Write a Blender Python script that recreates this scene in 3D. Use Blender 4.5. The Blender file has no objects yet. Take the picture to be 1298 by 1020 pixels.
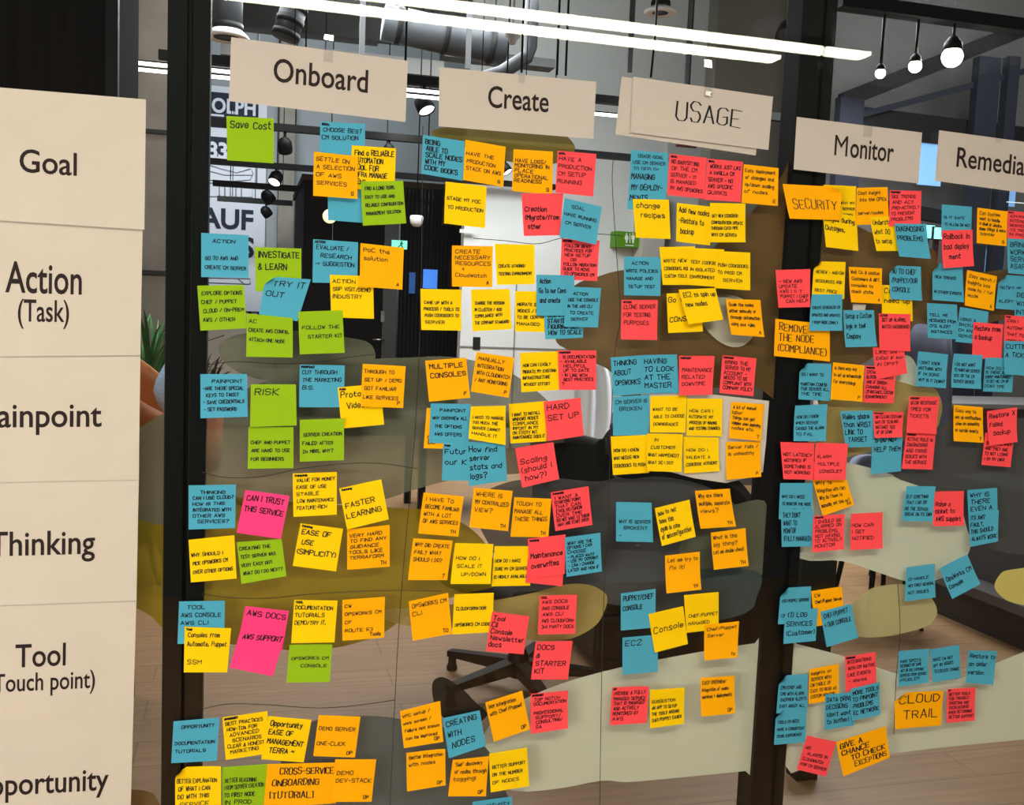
import bpy, bmesh, math, random
from mathutils import Vector, Matrix
random.seed(7)
SC = bpy.context.scene
COL = SC.collection

# ---------------------------------------------------------------- camera
FPX, CX, CY = 1250.0, 649.0, 510.0
CAM = Vector((0.0, -1.77, 1.55))
ex = Vector((5300 - CX, 586 - CY, FPX)).normalized()          # the glass wall runs along world X
dn = Vector((-558, 13590, FPX)); dn = (dn - ex * dn.dot(ex)).normalized()
ey = ex.cross(dn); ez = -dn
cam_data = bpy.data.cameras.new('camera'); cam = bpy.data.objects.new('camera', cam_data); COL.objects.link(cam)
cam_data.sensor_fit = 'HORIZONTAL'; cam_data.sensor_width = 36.0
cam_data.lens = 36.0 * FPX / 1298.0
cam_data.clip_start = 0.05; cam_data.clip_end = 200
R = Matrix(((ex[0], -ex[1], -ex[2]), (ey[0], -ey[1], -ey[2]), (ez[0], -ez[1], -ez[2])))
cam.matrix_world = Matrix.Translation(CAM) @ R.to_4x4()
SC.camera = cam

# ---------------------------------------------------------------- world, exposure, large lights
SC.view_settings.view_transform = 'Standard'; SC.view_settings.look = 'None'
SC.view_settings.gamma = 1.0; SC.view_settings.use_curve_mapping = False
SC.view_settings.exposure = 0.0
w = bpy.data.worlds.new('world'); SC.world = w; w.use_nodes = True
w.node_tree.nodes['Background'].inputs[0].default_value = (0.62, 0.60, 0.58, 1)
w.node_tree.nodes['Background'].inputs[1].default_value = 0.10

def area(name, loc, target, size, power, color=(1, 1, 1), spread=180):
    l = bpy.data.lights.new(name, 'AREA'); l.shape = 'SQUARE'; l.size = size; l.energy = power; l.color = color
    l.spread = math.radians(spread)
    o = bpy.data.objects.new(name, l); COL.objects.link(o); o.location = loc
    o.rotation_euler = (Vector(target) - Vector(loc)).to_track_quat('-Z', 'Y').to_euler()
    return o
def spot(name, loc, target, power, angle, color=(1, 1, 1), blend=0.6, radius=0.05):
    l = bpy.data.lights.new(name, 'SPOT'); l.energy = power; l.spot_size = math.radians(angle); l.spot_blend = blend
    l.color = color; l.shadow_soft_size = radius
    o = bpy.data.objects.new(name, l); COL.objects.link(o); o.location = loc
    o.rotation_euler = (Vector(target) - Vector(loc)).to_track_quat('-Z', 'Y').to_euler()
    return o
area('front_fill_side', (-2.7, -2.4, 1.05), (0.35, 0, 0.95), 1.3, 94, (1.0, 0.95, 0.88))  # added fill from behind the camera for the notes; no fixture built
area('front_fill_top', (0.6, -1.9, 3.6), (0.6, -0.3, 0.9), 1.2, 16, (1.0, 0.95, 0.88))  # second added fill for the glass wall, from above the camera
area('far_fill_down', (1.0, 6.0, 3.9), (1.0, 6.0, 0), 2.5, 300, (0.95, 0.97, 1.0))  # added fill over the far room, hanging free below the ceiling
area('far_fill_side', (4.0, 4.0, 3.4), (3.5, 4.0, 0), 1.6, 150, (0.95, 0.97, 1.0))  # added fill for the right side of the far room
area('far_fill_up', (0.5, 9.8, 3.2), (0.5, 9.8, 5.6), 3.0, 40, (0.95, 0.97, 1.0))  # unseen fill aimed up, added to brighten the far ceiling
area('far_wall_fill', (0.4, 10.6, 4.9), (0.8, 14, 3.6), 1.2, 120, (0.86, 0.96, 1.0))  # added to lift the upper back wall; no lamp body here
area('middle_wall_fill', (2.6, 6.3, 4.1), (2.7, 9, 3.0), 1.2, 45, (0.86, 0.96, 1.0))  # added fill for the upper part of the white wall
area('left_wall_fill', (-1.3, 3.0, 3.4), (-0.9, 5.2, 1.4), .8, 38, (1.0, 0.96, 0.9))  # unseen source added to brighten the concrete wall at the left
area('right_wall_fill', (5.2, 3.6, 3.9), (6.3, 6, 2.8), 1.2, 50, (0.95, 0.97, 1.0))  # added fill on the grey wall beyond the right pane
spot('wall_washer', (1.2, 6.6, 3.3), (1.6, 9.0, 1.5), 70, 60, (1.0, 0.95, 0.88), 0.9, 0.12)
spot('wall_washer_side', (2.7, 6.8, 3.2), (2.9, 9.0, 1.8), 80, 60, (0.95, 0.97, 1.0), 0.9, 0.12)
spot('banner_fill', (-0.6, 10.6, 3.5), (-0.3, 14, 2.6), 260, 70, (0.95, 0.97, 1.0), 0.9, 0.12)  # unseen spot added to brighten the banner

# ---------------------------------------------------------------- pixel helpers (frame 1298 x 1020)
def ray(x, y):
    v = Vector((x - CX, y - CY, FPX)); return Vector((v.dot(ex), v.dot(ey), v.dot(ez)))
def at(x, y, Y):                                              # the point at depth Y seen at pixel (x, y)
    r = ray(x, y); return CAM + r * ((Y - CAM.y) / r.y)
def at_z(x, y, z):
    r = ray(x, y); return CAM + r * ((z - CAM.z) / r.z)

# ---------------------------------------------------------------- materials
MATS = {}
def lin(c):
    c = c / 255.0
    return c / 12.92 if c <= 0.04045 else ((c + 0.055) / 1.055) ** 2.4
def rgb(r, g, b): return (lin(r), lin(g), lin(b), 1)
def mat(name, col, rough=0.6, metal=0.0, noise=0.0, nscale=20.0, spec=0.3, emit=None, estr=0.0, stretch=None):
    if name in MATS: return MATS[name]
    m = bpy.data.materials.new(name); m.use_nodes = True
    nt = m.node_tree; p = nt.nodes['Principled BSDF']
    p.inputs['Base Color'].default_value = col; p.inputs['Roughness'].default_value = rough
    p.inputs['Metallic'].default_value = metal; p.inputs['Specular IOR Level'].default_value = spec
    if noise > 0:
        tc = nt.nodes.new('ShaderNodeTexCoord'); n = nt.nodes.new('ShaderNodeTexNoise'); n.inputs['Scale'].default_value = nscale
        n.inputs['Detail'].default_value = 4
        mp = nt.nodes.new('ShaderNodeMapping'); nt.links.new(tc.outputs['Object'], mp.inputs[0])
        if stretch: mp.inputs['Scale'].default_value = stretch
        nt.links.new(mp.outputs[0], n.inputs['Vector'])
        mr = nt.nodes.new('ShaderNodeMapRange'); mr.inputs['From Min'].default_value = .3; mr.inputs['From Max'].default_value = .7
        mr.inputs['To Min'].default_value = 1 - noise; mr.inputs['To Max'].default_value = 1 + noise
        nt.links.new(n.outputs['Fac'], mr.inputs[0])
        mx = nt.nodes.new('ShaderNodeVectorMath'); mx.operation = 'SCALE'; mx.inputs[0].default_value = col[:3]
        nt.links.new(mr.outputs[0], mx.inputs['Scale']); nt.links.new(mx.outputs[0], p.inputs['Base Color'])
    if emit:
        p.inputs['Emission Color'].default_value = emit; p.inputs['Emission Strength'].default_value = estr
    MATS[name] = m; return m
def glass_mat(name, tint, refl=1.0):
    if name in MATS: return MATS[name]
    m = bpy.data.materials.new(name); m.use_nodes = True; nt = m.node_tree; nt.nodes.clear()
    out = nt.nodes.new('ShaderNodeOutputMaterial'); mix = nt.nodes.new('ShaderNodeMixShader')
    tr = nt.nodes.new('ShaderNodeBsdfTransparent'); tr.inputs[0].default_value = tint
    gl = nt.nodes.new('ShaderNodeBsdfGlossy'); gl.inputs['Roughness'].default_value = 0.0
    lw = nt.nodes.new('ShaderNodeLayerWeight'); lw.inputs[0].default_value = 0.5
    pw = nt.nodes.new('ShaderNodeMath'); pw.operation = 'POWER'; pw.inputs[1].default_value = 5
    ml = nt.nodes.new('ShaderNodeMath'); ml.operation = 'MULTIPLY_ADD'; ml.inputs[1].default_value = 0.95 * refl; ml.inputs[2].default_value = 0.042 * refl
    nt.links.new(lw.outputs['Facing'], pw.inputs[0]); nt.links.new(pw.outputs[0], ml.inputs[0])
    nt.links.new(ml.outputs[0], mix.inputs[0]); nt.links.new(tr.outputs[0], mix.inputs[1]); nt.links.new(gl.outputs[0], mix.inputs[2])
    nt.links.new(mix.outputs[0], out.inputs[0]); MATS[name] = m; return m
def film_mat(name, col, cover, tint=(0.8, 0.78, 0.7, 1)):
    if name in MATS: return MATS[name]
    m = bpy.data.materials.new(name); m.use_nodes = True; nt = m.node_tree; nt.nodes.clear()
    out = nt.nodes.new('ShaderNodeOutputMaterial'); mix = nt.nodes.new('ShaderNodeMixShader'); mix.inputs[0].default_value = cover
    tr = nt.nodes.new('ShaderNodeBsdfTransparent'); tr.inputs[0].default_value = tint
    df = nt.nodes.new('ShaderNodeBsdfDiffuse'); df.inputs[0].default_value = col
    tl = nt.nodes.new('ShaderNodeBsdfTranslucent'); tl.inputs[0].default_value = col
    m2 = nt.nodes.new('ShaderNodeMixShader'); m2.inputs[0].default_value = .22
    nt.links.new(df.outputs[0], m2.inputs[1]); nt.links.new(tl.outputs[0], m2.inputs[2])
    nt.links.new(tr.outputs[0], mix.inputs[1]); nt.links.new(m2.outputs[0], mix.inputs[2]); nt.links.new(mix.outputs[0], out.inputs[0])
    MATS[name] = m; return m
BLACK = mat('black_metal', rgb(9, 9, 8), .5, 0, 0, spec=.12)
INK = mat('black_marker_ink', (0.006, 0.005, 0.010, 1), .7)
PRINT = mat('dark_print', (0.016, 0.006, 0.006, 1), .7)

# ---------------------------------------------------------------- mesh helpers
class MB:
    def __init__(s): s.v = []; s.f = []; s.m = []; s.smooth = []
    def add(s, vs, fs, mi=0, sm=False):
        b = len(s.v); s.v += [Vector(p) for p in vs]
        for f in fs: s.f.append([i + b for i in f]); s.m.append(mi); s.smooth.append(sm)
        return s
    def box(s, a, b, mi=0):
        x0, y0, z0 = a; x1, y1, z1 = b
        return s.add([(x0,y0,z0),(x1,y0,z0),(x1,y1,z0),(x0,y1,z0),(x0,y0,z1),(x1,y0,z1),(x1,y1,z1),(x0,y1,z1)],
                     [(0,3,2,1),(4,5,6,7),(0,1,5,4),(1,2,6,5),(2,3,7,6),(3,0,4,7)], mi)
    def tube(s, pts, r, n=8, mi=0, cap=True):
        pts = [Vector(p) for p in pts]; rs = r if isinstance(r, (list, tuple)) else [r] * len(pts)
        rings = []; up = None; vs = []
        for i, p in enumerate(pts):
            d = (pts[min(i+1, len(pts)-1)] - pts[max(i-1, 0)]).normalized()
            if up is None: up = Vector((0,0,1)) if abs(d.z) < .9 else Vector((1,0,0))
            a = d.cross(up).normalized(); bb = a.cross(d).normalized(); up = bb
            vs += [p + (a*math.cos(2*math.pi*k/n) + bb*math.sin(2*math.pi*k/n))*rs[i] for k in range(n)]
        fs = [(i*n+k, i*n+(k+1)%n, (i+1)*n+(k+1)%n, (i+1)*n+k) for i in range(len(pts)-1) for k in range(n)]
        if cap: fs += [tuple(range(n-1,-1,-1)), tuple((len(pts)-1)*n+k for k in range(n))]
        return s.add(vs, fs, mi, True)
    def lathe(s, c, prof, n=20, axis=(0,0,1), mi=0):             # prof: (radius, height) along the axis
        ax = Vector(axis).normalized(); t = Vector((1,0,0)) if abs(ax.x) < .9 else Vector((0,1,0))
        a = ax.cross(t).normalized(); b = ax.cross(a).normalized(); c = Vector(c)
        vs = [c + ax*h + (a*math.cos(2*math.pi*k/n)+b*math.sin(2*math.pi*k/n))*max(r,1e-4) for r,h in prof for k in range(n)]
        fs = [(i*n+k, (i+1)*n+k, (i+1)*n+(k+1)%n, i*n+(k+1)%n) for i in range(len(prof)-1) for k in range(n)]
        return s.add(vs, fs, mi, True)
    def prism(s, pts, d, mi=0):                                  # closed outline extruded along vector d
        pts = [Vector(p) for p in pts]; n = len(pts); d = Vector(d)
        return s.add(pts + [p + d for p in pts], [tuple(range(n)), tuple(range(2*n-1, n-1, -1))] +
                     [(i, i+n, (i+1)%n+n, (i+1)%n) for i in range(n)], mi)
WORLD = {}
def build(name, mb, mats, parent=None, label=None, cat=None, group=None, kind=None, bevel=0, base=False):
    if not isinstance(mats, (list, tuple)): mats = [mats]
    lo = Vector([min(p[i] for p in mb.v) for i in range(3)]); hi = Vector([max(p[i] for p in mb.v) for i in range(3)])
    c = (lo + hi) / 2
    if base: c.z = lo.z
    me = bpy.data.meshes.new(name); me.from_pydata([p - c for p in mb.v], [], mb.f)
    for m in mats: me.materials.append(m)
    me.polygons.foreach_set('material_index', mb.m); me.polygons.foreach_set('use_smooth', mb.smooth); me.update()
    o = bpy.data.objects.new(name, me); COL.objects.link(o)
    WORLD[o.name] = c
    if parent: o.parent = parent; o.location = c - WORLD[parent.name]
    else: o.location = c
    if bevel:
        b = o.modifiers.new('bevel', 'BEVEL'); b.width = bevel; b.segments = 2; b.limit_method = 'ANGLE'
    tag(o, label, cat, group, kind); return o
def tag(o, label=None, cat=None, group=None, kind=None):
    if label: o['label'] = label
    if cat: o['category'] = cat
    if group: o['group'] = group
    if kind: o['kind'] = kind
def thing(name, loc, label, cat, group=None):
    o = bpy.data.objects.new(name, None); COL.objects.link(o); o.location = loc; o.empty_display_size = .05
    WORLD[o.name] = Vector(loc); tag(o, label, cat, group); return o
def smooth_loop(pts, n=6):
    out = []; N = len(pts)
    for i in range(N):
        p0, p1, p2, p3 = [Vector(pts[(i+k-1) % N]) for k in range(4)]
        for j in range(n):
            t = j / n
            out.append(0.5*((2*p1) + (p2-p0)*t + (2*p0-5*p1+4*p2-p3)*t*t + (3*p1-p0-3*p2+p3)*t**3))
    return out
def smooth_path(pts, n=6):
    out = []; N = len(pts)
    for i in range(N-1):
        p0, p1, p2, p3 = Vector(pts[max(i-1,0)]), Vector(pts[i]), Vector(pts[i+1]), Vector(pts[min(i+2,N-1)])
        for j in range(n):
            t = j / n
            out.append(0.5*((2*p1) + (p2-p0)*t + (2*p0-5*p1+4*p2-p3)*t*t + (3*p1-p0-3*p2+p3)*t**3))
    return out + [Vector(pts[-1])]

# printed lettering: outlines of the built-in typeface as flat faces, cap height 1, baseline 0
def letters(s, weight=0.0):
    cu = bpy.data.curves.new('t', 'FONT'); cu.body = 'H'; cu.size = 1; cu.offset = weight; cu.resolution_u = 4
    o = bpy.data.objects.new('t', cu); COL.objects.link(o)
    dg = bpy.context.evaluated_depsgraph_get()
    me = bpy.data.meshes.new_from_object(o.evaluated_get(dg)); cap = max(v.co.y for v in me.vertices) - min(v.co.y for v in me.vertices)
    bpy.data.meshes.remove(me); cu.body = s; bpy.context.view_layer.update()
    dg = bpy.context.evaluated_depsgraph_get()
    me = bpy.data.meshes.new_from_object(o.evaluated_get(dg))
    vs = [(v.co.x / cap, v.co.y / cap) for v in me.vertices]; fs = [tuple(p.vertices) for p in me.polygons]
    bpy.data.meshes.remove(me); bpy.data.objects.remove(o); bpy.data.curves.remove(cu)
    x0 = min(v[0] for v in vs); vs = [(x - x0, y) for x, y in vs]
    return vs, fs, max(v[0] for v in vs)

# handwriting: a single-stroke alphabet, each stroke drawn as a narrow ribbon (digit pairs: x, then y + 2)
GL = dict(A='022842 1434', B='0208 083847463505 3544433202', C='4738180703123243', D='0208 082846442202', E='48080242 0535', F='480802 0535',
 G='47381807031232434525', H='0208 4248 0545', I='0208', J='3833221203', K='0208 480542', L='080242', M='0208254842', N='02084248',
 O='180703123243473818', P='02083847463505', Q='180703123243473818 2442', R='02083847463505 2542', S='473818070615354443321203', T='0848 2822',
 U='080312324348', V='082248', W='0812263248', X='0248 0842', Y='082548 2522', Z='08480242',
 a='36160503122233 3632', b='0802 05162635332202', c='3526160503122233', d='3832 3526160503122233', e='04343526160503122233', f='38281702 0626',
 g='3526160504132334 3631201001', h='0802 0516263532', i='0206 0807', j='161100 1817', k='0802 360432', l='0802', m='0602 05162622 25364542',
 n='0602 0516263532', o='160503122233352616', p='0600 05162635332203', q='3630 3526160503122233', r='0602 051626', s='352616051433322202',
 t='18132232 0636', u='0603122233 3632', v='061236', w='0612243246', x='0236 0632', y='0622 3610', z='06360232')
GL.update({'0': '17060413334437 2717', '1': '172822 1232', '2': '071838470242', '3': '08384735 3544433202', '5': '48080535443302', '.': '0203', ',': '1301',
 '-': '0535', '/': '0238', '?': '0718384746252 3'.replace(' ', '') + ' 2221', '!': '0804 0302', '(': '18060412', ')': '08161402', '[': '18080212', ']': '08181202',
 '&': '4216172837360403122244', '+': '0535 2723', "'": '0807', '>': '062504', '~': '0416253446', '|': '0208'})
STROKES = {k: [[(int(p[i]), int(p[i+1]) - 2) for i in range(0, len(p) - 1, 2)] for p in s.split()] for k, s in GL.items()}
def line_width(s):
    x = 0
    for ch in s:
        x += 3.8 if ch == ' ' else max([q[0] for st in STROKES.get(ch, [[(2, 0)]]) for q in st]) + 1.6
    return x
def write(mb, P, s, u0, v0, cap, sq, wid, mi, rnd, asp=1.0):
    """one handwritten line: left edge u0, baseline v0 (v grows downward), cap height, horizontal squeeze"""
    k = cap / 6.0; x = 0; sl = rnd.uniform(-.05, .22); drift = rnd.uniform(-.02, .02)
    for ch in s:
        if ch == ' ': x += 3.8; continue
        sts = STROKES.get(ch)
        if not sts: x += 3; continue
        jy = rnd.uniform(-.35, .35); js = rnd.uniform(.9, 1.1); adv = max(q[0] for st in sts for q in st) + 1.6
        for st in sts:
            pts = []
            for px, py in st:
                gx = px + py * sl * .6 + rnd.uniform(-.18, .18); gy = py * js + jy + rnd.uniform(-.15, .15)
                pts.append(Vector((u0 + (x + gx) * k * sq, v0 - gy * k + drift * (x * k))))
            for a, b in zip(pts[:-1], pts[1:]):
                d = (b - a)
                if d.length < 1e-6: continue
                d.normalize(); n = Vector((-d.y, d.x)) * wid * .5; e = d * wid * .35
                q = [a - e + n, a - e - n, b + e - n, b + e + n]
                if any(t.x < .004 or t.x > .996 or t.y < .004 or t.y > .996 for t in q): continue
                mb.add([P(t.x, t.y, .0004) for t in q], [(0, 1, 2, 3)], mi)
        x += adv
    return x * k * sq
# ---------------------------------------------------------------- structure: room beyond the glass, glass wall
def floor_mat():
    m = bpy.data.materials.new('oak_planks'); m.use_nodes = True; nt = m.node_tree; p = nt.nodes['Principled BSDF']
    tc = nt.nodes.new('ShaderNodeTexCoord'); br = nt.nodes.new('ShaderNodeTexBrick'); mp = nt.nodes.new('ShaderNodeMapping')
    br.inputs['Color1'].default_value = (0.35, 0.20, 0.098, 1); br.inputs['Color2'].default_value = (0.325, 0.183, 0.089, 1)
    br.inputs['Mortar'].default_value = (0.24, 0.14, 0.07, 1); br.inputs['Scale'].default_value = 1.0
    br.inputs['Mortar Size'].default_value = .004; br.inputs['Brick Width'].default_value = 1.9; br.inputs['Row Height'].default_value = .19
    ns = nt.nodes.new('ShaderNodeTexNoise'); ns.inputs['Scale'].default_value = 5; ns.inputs['Detail'].default_value = 6
    mp2 = nt.nodes.new('ShaderNodeMapping'); mp2.inputs['Scale'].default_value = (.6, 9, 1)
    nt.links.new(tc.outputs['Object'], mp.inputs[0]); nt.links.new(mp.outputs[0], br.inputs['Vector'])
    nt.links.new(tc.outputs['Object'], mp2.inputs[0]); nt.links.new(mp2.outputs[0], ns.inputs['Vector'])
    mx = nt.nodes.new('ShaderNodeMix'); mx.data_type = 'RGBA'; mx.blend_type = 'OVERLAY'; mx.inputs['Factor'].default_value = .35
    nt.links.new(br.outputs['Color'], mx.inputs['A']); nt.links.new(ns.outputs['Fac'], mx.inputs['B']); nt.links.new(mx.outputs['Result'], p.inputs['Base Color'])
    p.inputs['Roughness'].default_value = .45; p.inputs['Specular IOR Level'].default_value = .3; return m
ST = 'structure'
WALLG = mat('grey_wall_paint', rgb(150, 152, 156), .8, noise=.03, nscale=1.5)
WHITE = mat('white_wall_paint', rgb(215, 213, 210), .7, noise=.02, nscale=2)
CONC = mat('concrete', rgb(128, 120, 112), .85, noise=.18, nscale=3.5)
DARKWOOD = mat('dark_panel', rgb(17, 14, 11), .7, spec=.04, noise=.2, nscale=4, stretch=(8, 1, .4))
ANTH = mat('anthracite_metal', rgb(28, 27, 27), .5, spec=.15)
STEEL = mat('galvanised_steel', rgb(64, 66, 69), .5, .3, noise=.14, nscale=8)
HANG = mat('hanger_grey', rgb(74, 74, 76), .6)
build('floor', MB().box((-7, -3.5, -.1), (12, 15, 0)), floor_mat(), kind=ST)
build('ceiling', MB().box((-7, .09, 5.6), (12, 15, 5.7)), mat('ceiling_grey', rgb(92, 90, 89), .9, noise=.1, nscale=1.2), kind=ST)
build('wall_back', MB().box((-7, 14, 0), (12, 14.2, 5.6)), WALLG, kind=ST)
def slab(p, q, d):                                            # box from front-face corner points p (upper left) and q (lower right), thickness d
    return MB().box((p.x, p.y, q.z), (q.x, p.y + d, p.z))
def rect(x0, y0, x1, y1, Y, d=.05): return slab(at(x0, y0, Y), at(x1, y1, Y), d)
a = at(588, 300, 9); b = at(1004, 300, 9)
build('wall_middle', MB().box((a.x, 9, 0), (b.x + 2.2, 9.15, 5.6)), WHITE, kind=ST)
mb = MB()                                                     # panel joints of the white wall
zz = at(650, 441, 9).z; mb.box((a.x, 8.985, zz - .008), (at(745, 441, 9).x, 8.999, zz + .008))
mb.box((at(657, 300, 9).x - .006, 8.985, 0), (at(657, 300, 9).x + .006, 8.999, 2.2))
build('trim_1', mb, mat('joint_grey', rgb(130, 126, 120)), kind=ST)
a = at(903, 150, 6.6); b = at(1003, 150, 6.6)
build('wall_pier', MB().box((a.x, 6.6, 0), (b.x + 1.2, 6.8, 5.6)), mat('pier_grey', rgb(84, 79, 70), .8, noise=.05, nscale=2), kind=ST)
# left: concrete wall and dark column
a = at(60, 300, 5.5); b = at(212, 300, 5.5)
build('wall_left', MB().box((a.x - 3, 5.5, 0), (b.x + .12, 5.7, 5.6)), CONC, kind=ST)
mb = MB()
for y in (166, 345):
    z = at(190, y, 5.49).z; mb.box((a.x - 3, 5.485, z - .014), (b.x + .12, 5.499, z + .014))
build('trim_2', mb, mat('joint_dark', rgb(40, 38, 36)), kind=ST)
a = at(-80, 60, 1.6); b = at(149, 60, 1.6)
build('wall_column', MB().box((a.x - 1, 1.6, 0), (b.x, 2.2, 5.6)), mat('dark_curtain_brown', rgb(24, 20, 17), .9, spec=.05, noise=.25, nscale=3, stretch=(14, 1, .3)), kind=ST)
mb = MB(); c = at(135, 60, 1.58); mb.box((c.x, 1.56, 0), (c.x + .035, 1.6, 5.6)); build('trim_3', mb, ANTH, kind=ST)
# concrete pillar behind the banner
a = at(353, 230, 13.6); b = at(373, 230, 13.6)
build('wall_pillar', MB().box((a.x, 13.6, 0), (b.x, 14, 5.6)), CONC, kind=ST)

# glass wall
JX = [at(-700, 300, 0).x, at(238, 300, 0).x, at(1029, 300, 0).x, at(1800, 300, 0).x]
GLASS = glass_mat('clear_glass', (.93, .95, .94, 1))
for i in range(3):
    build('window_%d' % (i + 1), MB().box((JX[i] + .0025, 0, .02), (JX[i+1] - .0025, .008, 3.2)), GLASS, kind=ST)
def mullion(n, x0, x1, jx):
    X0, X1 = at(x0, 300, .0).x, at(x1, 300, .0).x
    mb = MB().box((X0, .0085, 0), (jx - .004, .07, 3.25)).box((jx + .004, .0085, 0), (X1, .07, 3.25)).box((jx - .004, .014, 0), (jx + .004, .06, 3.25))
    for t in (.25, .6): mb.box((X0 + (jx - X0)*t, .07, 0), (X0 + (jx - X0)*t + .006, .076, 3.25))
    build('trim_%d' % n, mb, BLACK, kind=ST, bevel=.0015)
mullion(4, 209.5, 263.5, JX[1]); mullion(5, 1002, 1045, JX[2])
build('trim_6', MB().box((JX[0], .0085, 3.2), (JX[3], .07, 3.3)).box((JX[0], .0085, 0), (JX[3], .07, .06)), BLACK, kind=ST)

# ---------------------------------------------------------------- coloured film shapes stuck to the back of the glass
PANES = [(JX[0], at(209.5, 300, 0).x), (at(263.5, 300, 0).x, at(1002, 300, 0).x), (at(1045, 300, 0).x, JX[3])]
FILM_N = [0]
def film(pane, m, label, pts, sm=5):
    k = FILM_N[0]; FILM_N[0] += 1; Y = .0092 + .0006 * (30 - k)
    lo, hi = PANES[pane]
    loop = smooth_loop([(x, y, 0) for x, y in pts], sm) if sm > 1 else [Vector((x, y, 0)) for x, y in pts]
    P = [at(p.x, p.y, Y) for p in loop]
    for p in P: p.x = min(max(p.x, lo), hi)
    out = []
    for p in P:
        if not out or (p - out[-1]).length > 1e-4: out.append(p)
    mb = MB().add(out, [tuple(range(len(out)))])
    o = build('window_film', mb, m, None, label, 'window film', 'coloured film shapes on the glass')
    bm = bmesh.new(); bm.from_mesh(o.data); bmesh.ops.triangulate(bm, faces=bm.faces); bm.to_mesh(o.data); bm.free()
    return o
OLG = film_mat('film_olive_grey', rgb(132, 130, 110), .72)
OLY = film_mat('film_olive_yellow', rgb(158, 134, 28), .76, (.8, .7, .25, 1))
CRM = film_mat('film_cream', rgb(240, 238, 216), .88, (.85, .83, .75, 1))
BRN = film_mat('film_brown', rgb(128, 98, 58), .82, (.6, .45, .25, 1))
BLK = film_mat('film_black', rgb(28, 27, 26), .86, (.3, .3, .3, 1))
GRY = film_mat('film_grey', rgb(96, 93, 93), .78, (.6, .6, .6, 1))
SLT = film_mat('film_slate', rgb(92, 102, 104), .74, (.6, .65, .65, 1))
TAN = film_mat('film_tan', rgb(200, 172, 104), .84, (.8, .7, .5, 1))
IVO = film_mat('film_ivory', rgb(232, 226, 208), .88, (.9, .9, .85, 1))
YEL = film_mat('film_yellow', rgb(240, 218, 125), .95, (.9, .8, .4, 1))
BGE = film_mat('film_beige', rgb(212, 196, 146), .88, (.8, .75, .5, 1))
film(1, OLG, 'large olive grey film band behind the Painpoint notes below Onboard', [(230,520),(300,497),(340,482),(400,467),(460,456),(520,453),(570,452),(620,462),(660,480),(705,520),(715,560),(700,590),(660,600),(600,602),(560,611),(520,622),(480,634),(400,640),(300,640),(230,640)])
film(1, OLG, 'olive grey lozenge film below the two lowest green Action notes', [(277,442),(285,431),(312,422),(380,419),(436,427),(465,433),(475,445),(472,458),(440,466),(390,478),(340,482),(308,474),(285,460)])
film(1, BRN, 'wide brown film shape behind the USAGE Action notes', [(1010,215),(985,232),(945,277),(912,305),(890,330),(842,341),(791,342),(759,350),(728,362),(706,395),(704,430),(719,443),(750,458),(776,473),(780,500),(830,500),(900,492),(950,487),(1010,490)], 4)
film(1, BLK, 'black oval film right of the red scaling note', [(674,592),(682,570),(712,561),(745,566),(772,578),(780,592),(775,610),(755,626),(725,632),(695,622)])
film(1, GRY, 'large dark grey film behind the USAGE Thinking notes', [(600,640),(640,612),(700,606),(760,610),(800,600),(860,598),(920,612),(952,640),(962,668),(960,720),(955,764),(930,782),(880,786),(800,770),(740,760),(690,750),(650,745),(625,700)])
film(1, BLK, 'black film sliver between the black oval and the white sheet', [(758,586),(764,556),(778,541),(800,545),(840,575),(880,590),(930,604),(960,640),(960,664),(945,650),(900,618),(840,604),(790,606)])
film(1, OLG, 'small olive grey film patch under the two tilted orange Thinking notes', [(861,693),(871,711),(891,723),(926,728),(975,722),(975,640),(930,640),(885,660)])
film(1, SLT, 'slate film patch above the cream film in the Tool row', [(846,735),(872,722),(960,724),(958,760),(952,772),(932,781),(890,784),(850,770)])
film(1, OLY, 'broad olive yellow film behind the Thinking notes below Onboard', [(220,634),(330,634),(430,640),(490,643),(560,648),(588,664),(608,680),(624,704),(630,740),(590,752),(540,768),(510,785),(478,806),(424,821),(370,824),(290,816),(220,806)])
film(0, OLY, 'olive yellow film at the left edge beside the Thinking sheet', [(120,652),(170,650),(215,648),(215,800),(205,795),(190,780),(165,768),(120,760)])
film(0, OLG, 'olive grey film at the left edge beside the Painpoint sheet', [(120,548),(170,545),(215,530),(215,655),(170,658),(120,660)])
film(1, TAN, 'long tan lozenge film behind the red Tool notes', [(470,776),(520,770),(580,765),(635,759),(680,750),(714,741),(740,740),(761,747),(770,760),(759,788),(737,804),(714,811),(680,812),(626,800),(568,795),(510,792)])
film(1, CRM, 'big cream film across the lower middle of the glass', [(1000,812),(957,815),(876,828),(785,846),(709,867),(650,894),(619,921),(610,948),(617,979),(650,1002),(709,999),(763,989),(794,991),(853,986),(945,977),(1000,972)], 3)
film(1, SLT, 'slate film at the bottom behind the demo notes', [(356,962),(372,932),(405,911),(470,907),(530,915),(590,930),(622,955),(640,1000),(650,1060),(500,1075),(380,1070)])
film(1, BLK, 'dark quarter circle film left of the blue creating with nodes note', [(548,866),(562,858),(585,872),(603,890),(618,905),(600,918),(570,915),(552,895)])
film(1, IVO, 'ivory egg shaped film beside the orange note reading scale the nodes', [(888,405),(896,382),(915,373),(940,378),(958,395),(960,415),(948,434),(930,440),(908,430)])
film(1, film_mat('film_olive_brown', rgb(150, 130, 62), .84, (.6, .5, .25, 1)), 'olive brown cap of film under the Create sign', [(549,171),(556,163),(600,160),(700,165),(722,176),(728,192),(700,208),(640,204),(588,186)])
film(0, BRN, 'brown film blob at the foot of the left pane', [(150,1010),(160,1001),(185,1002),(198,1010),(200,1030),(150,1035)])
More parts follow.
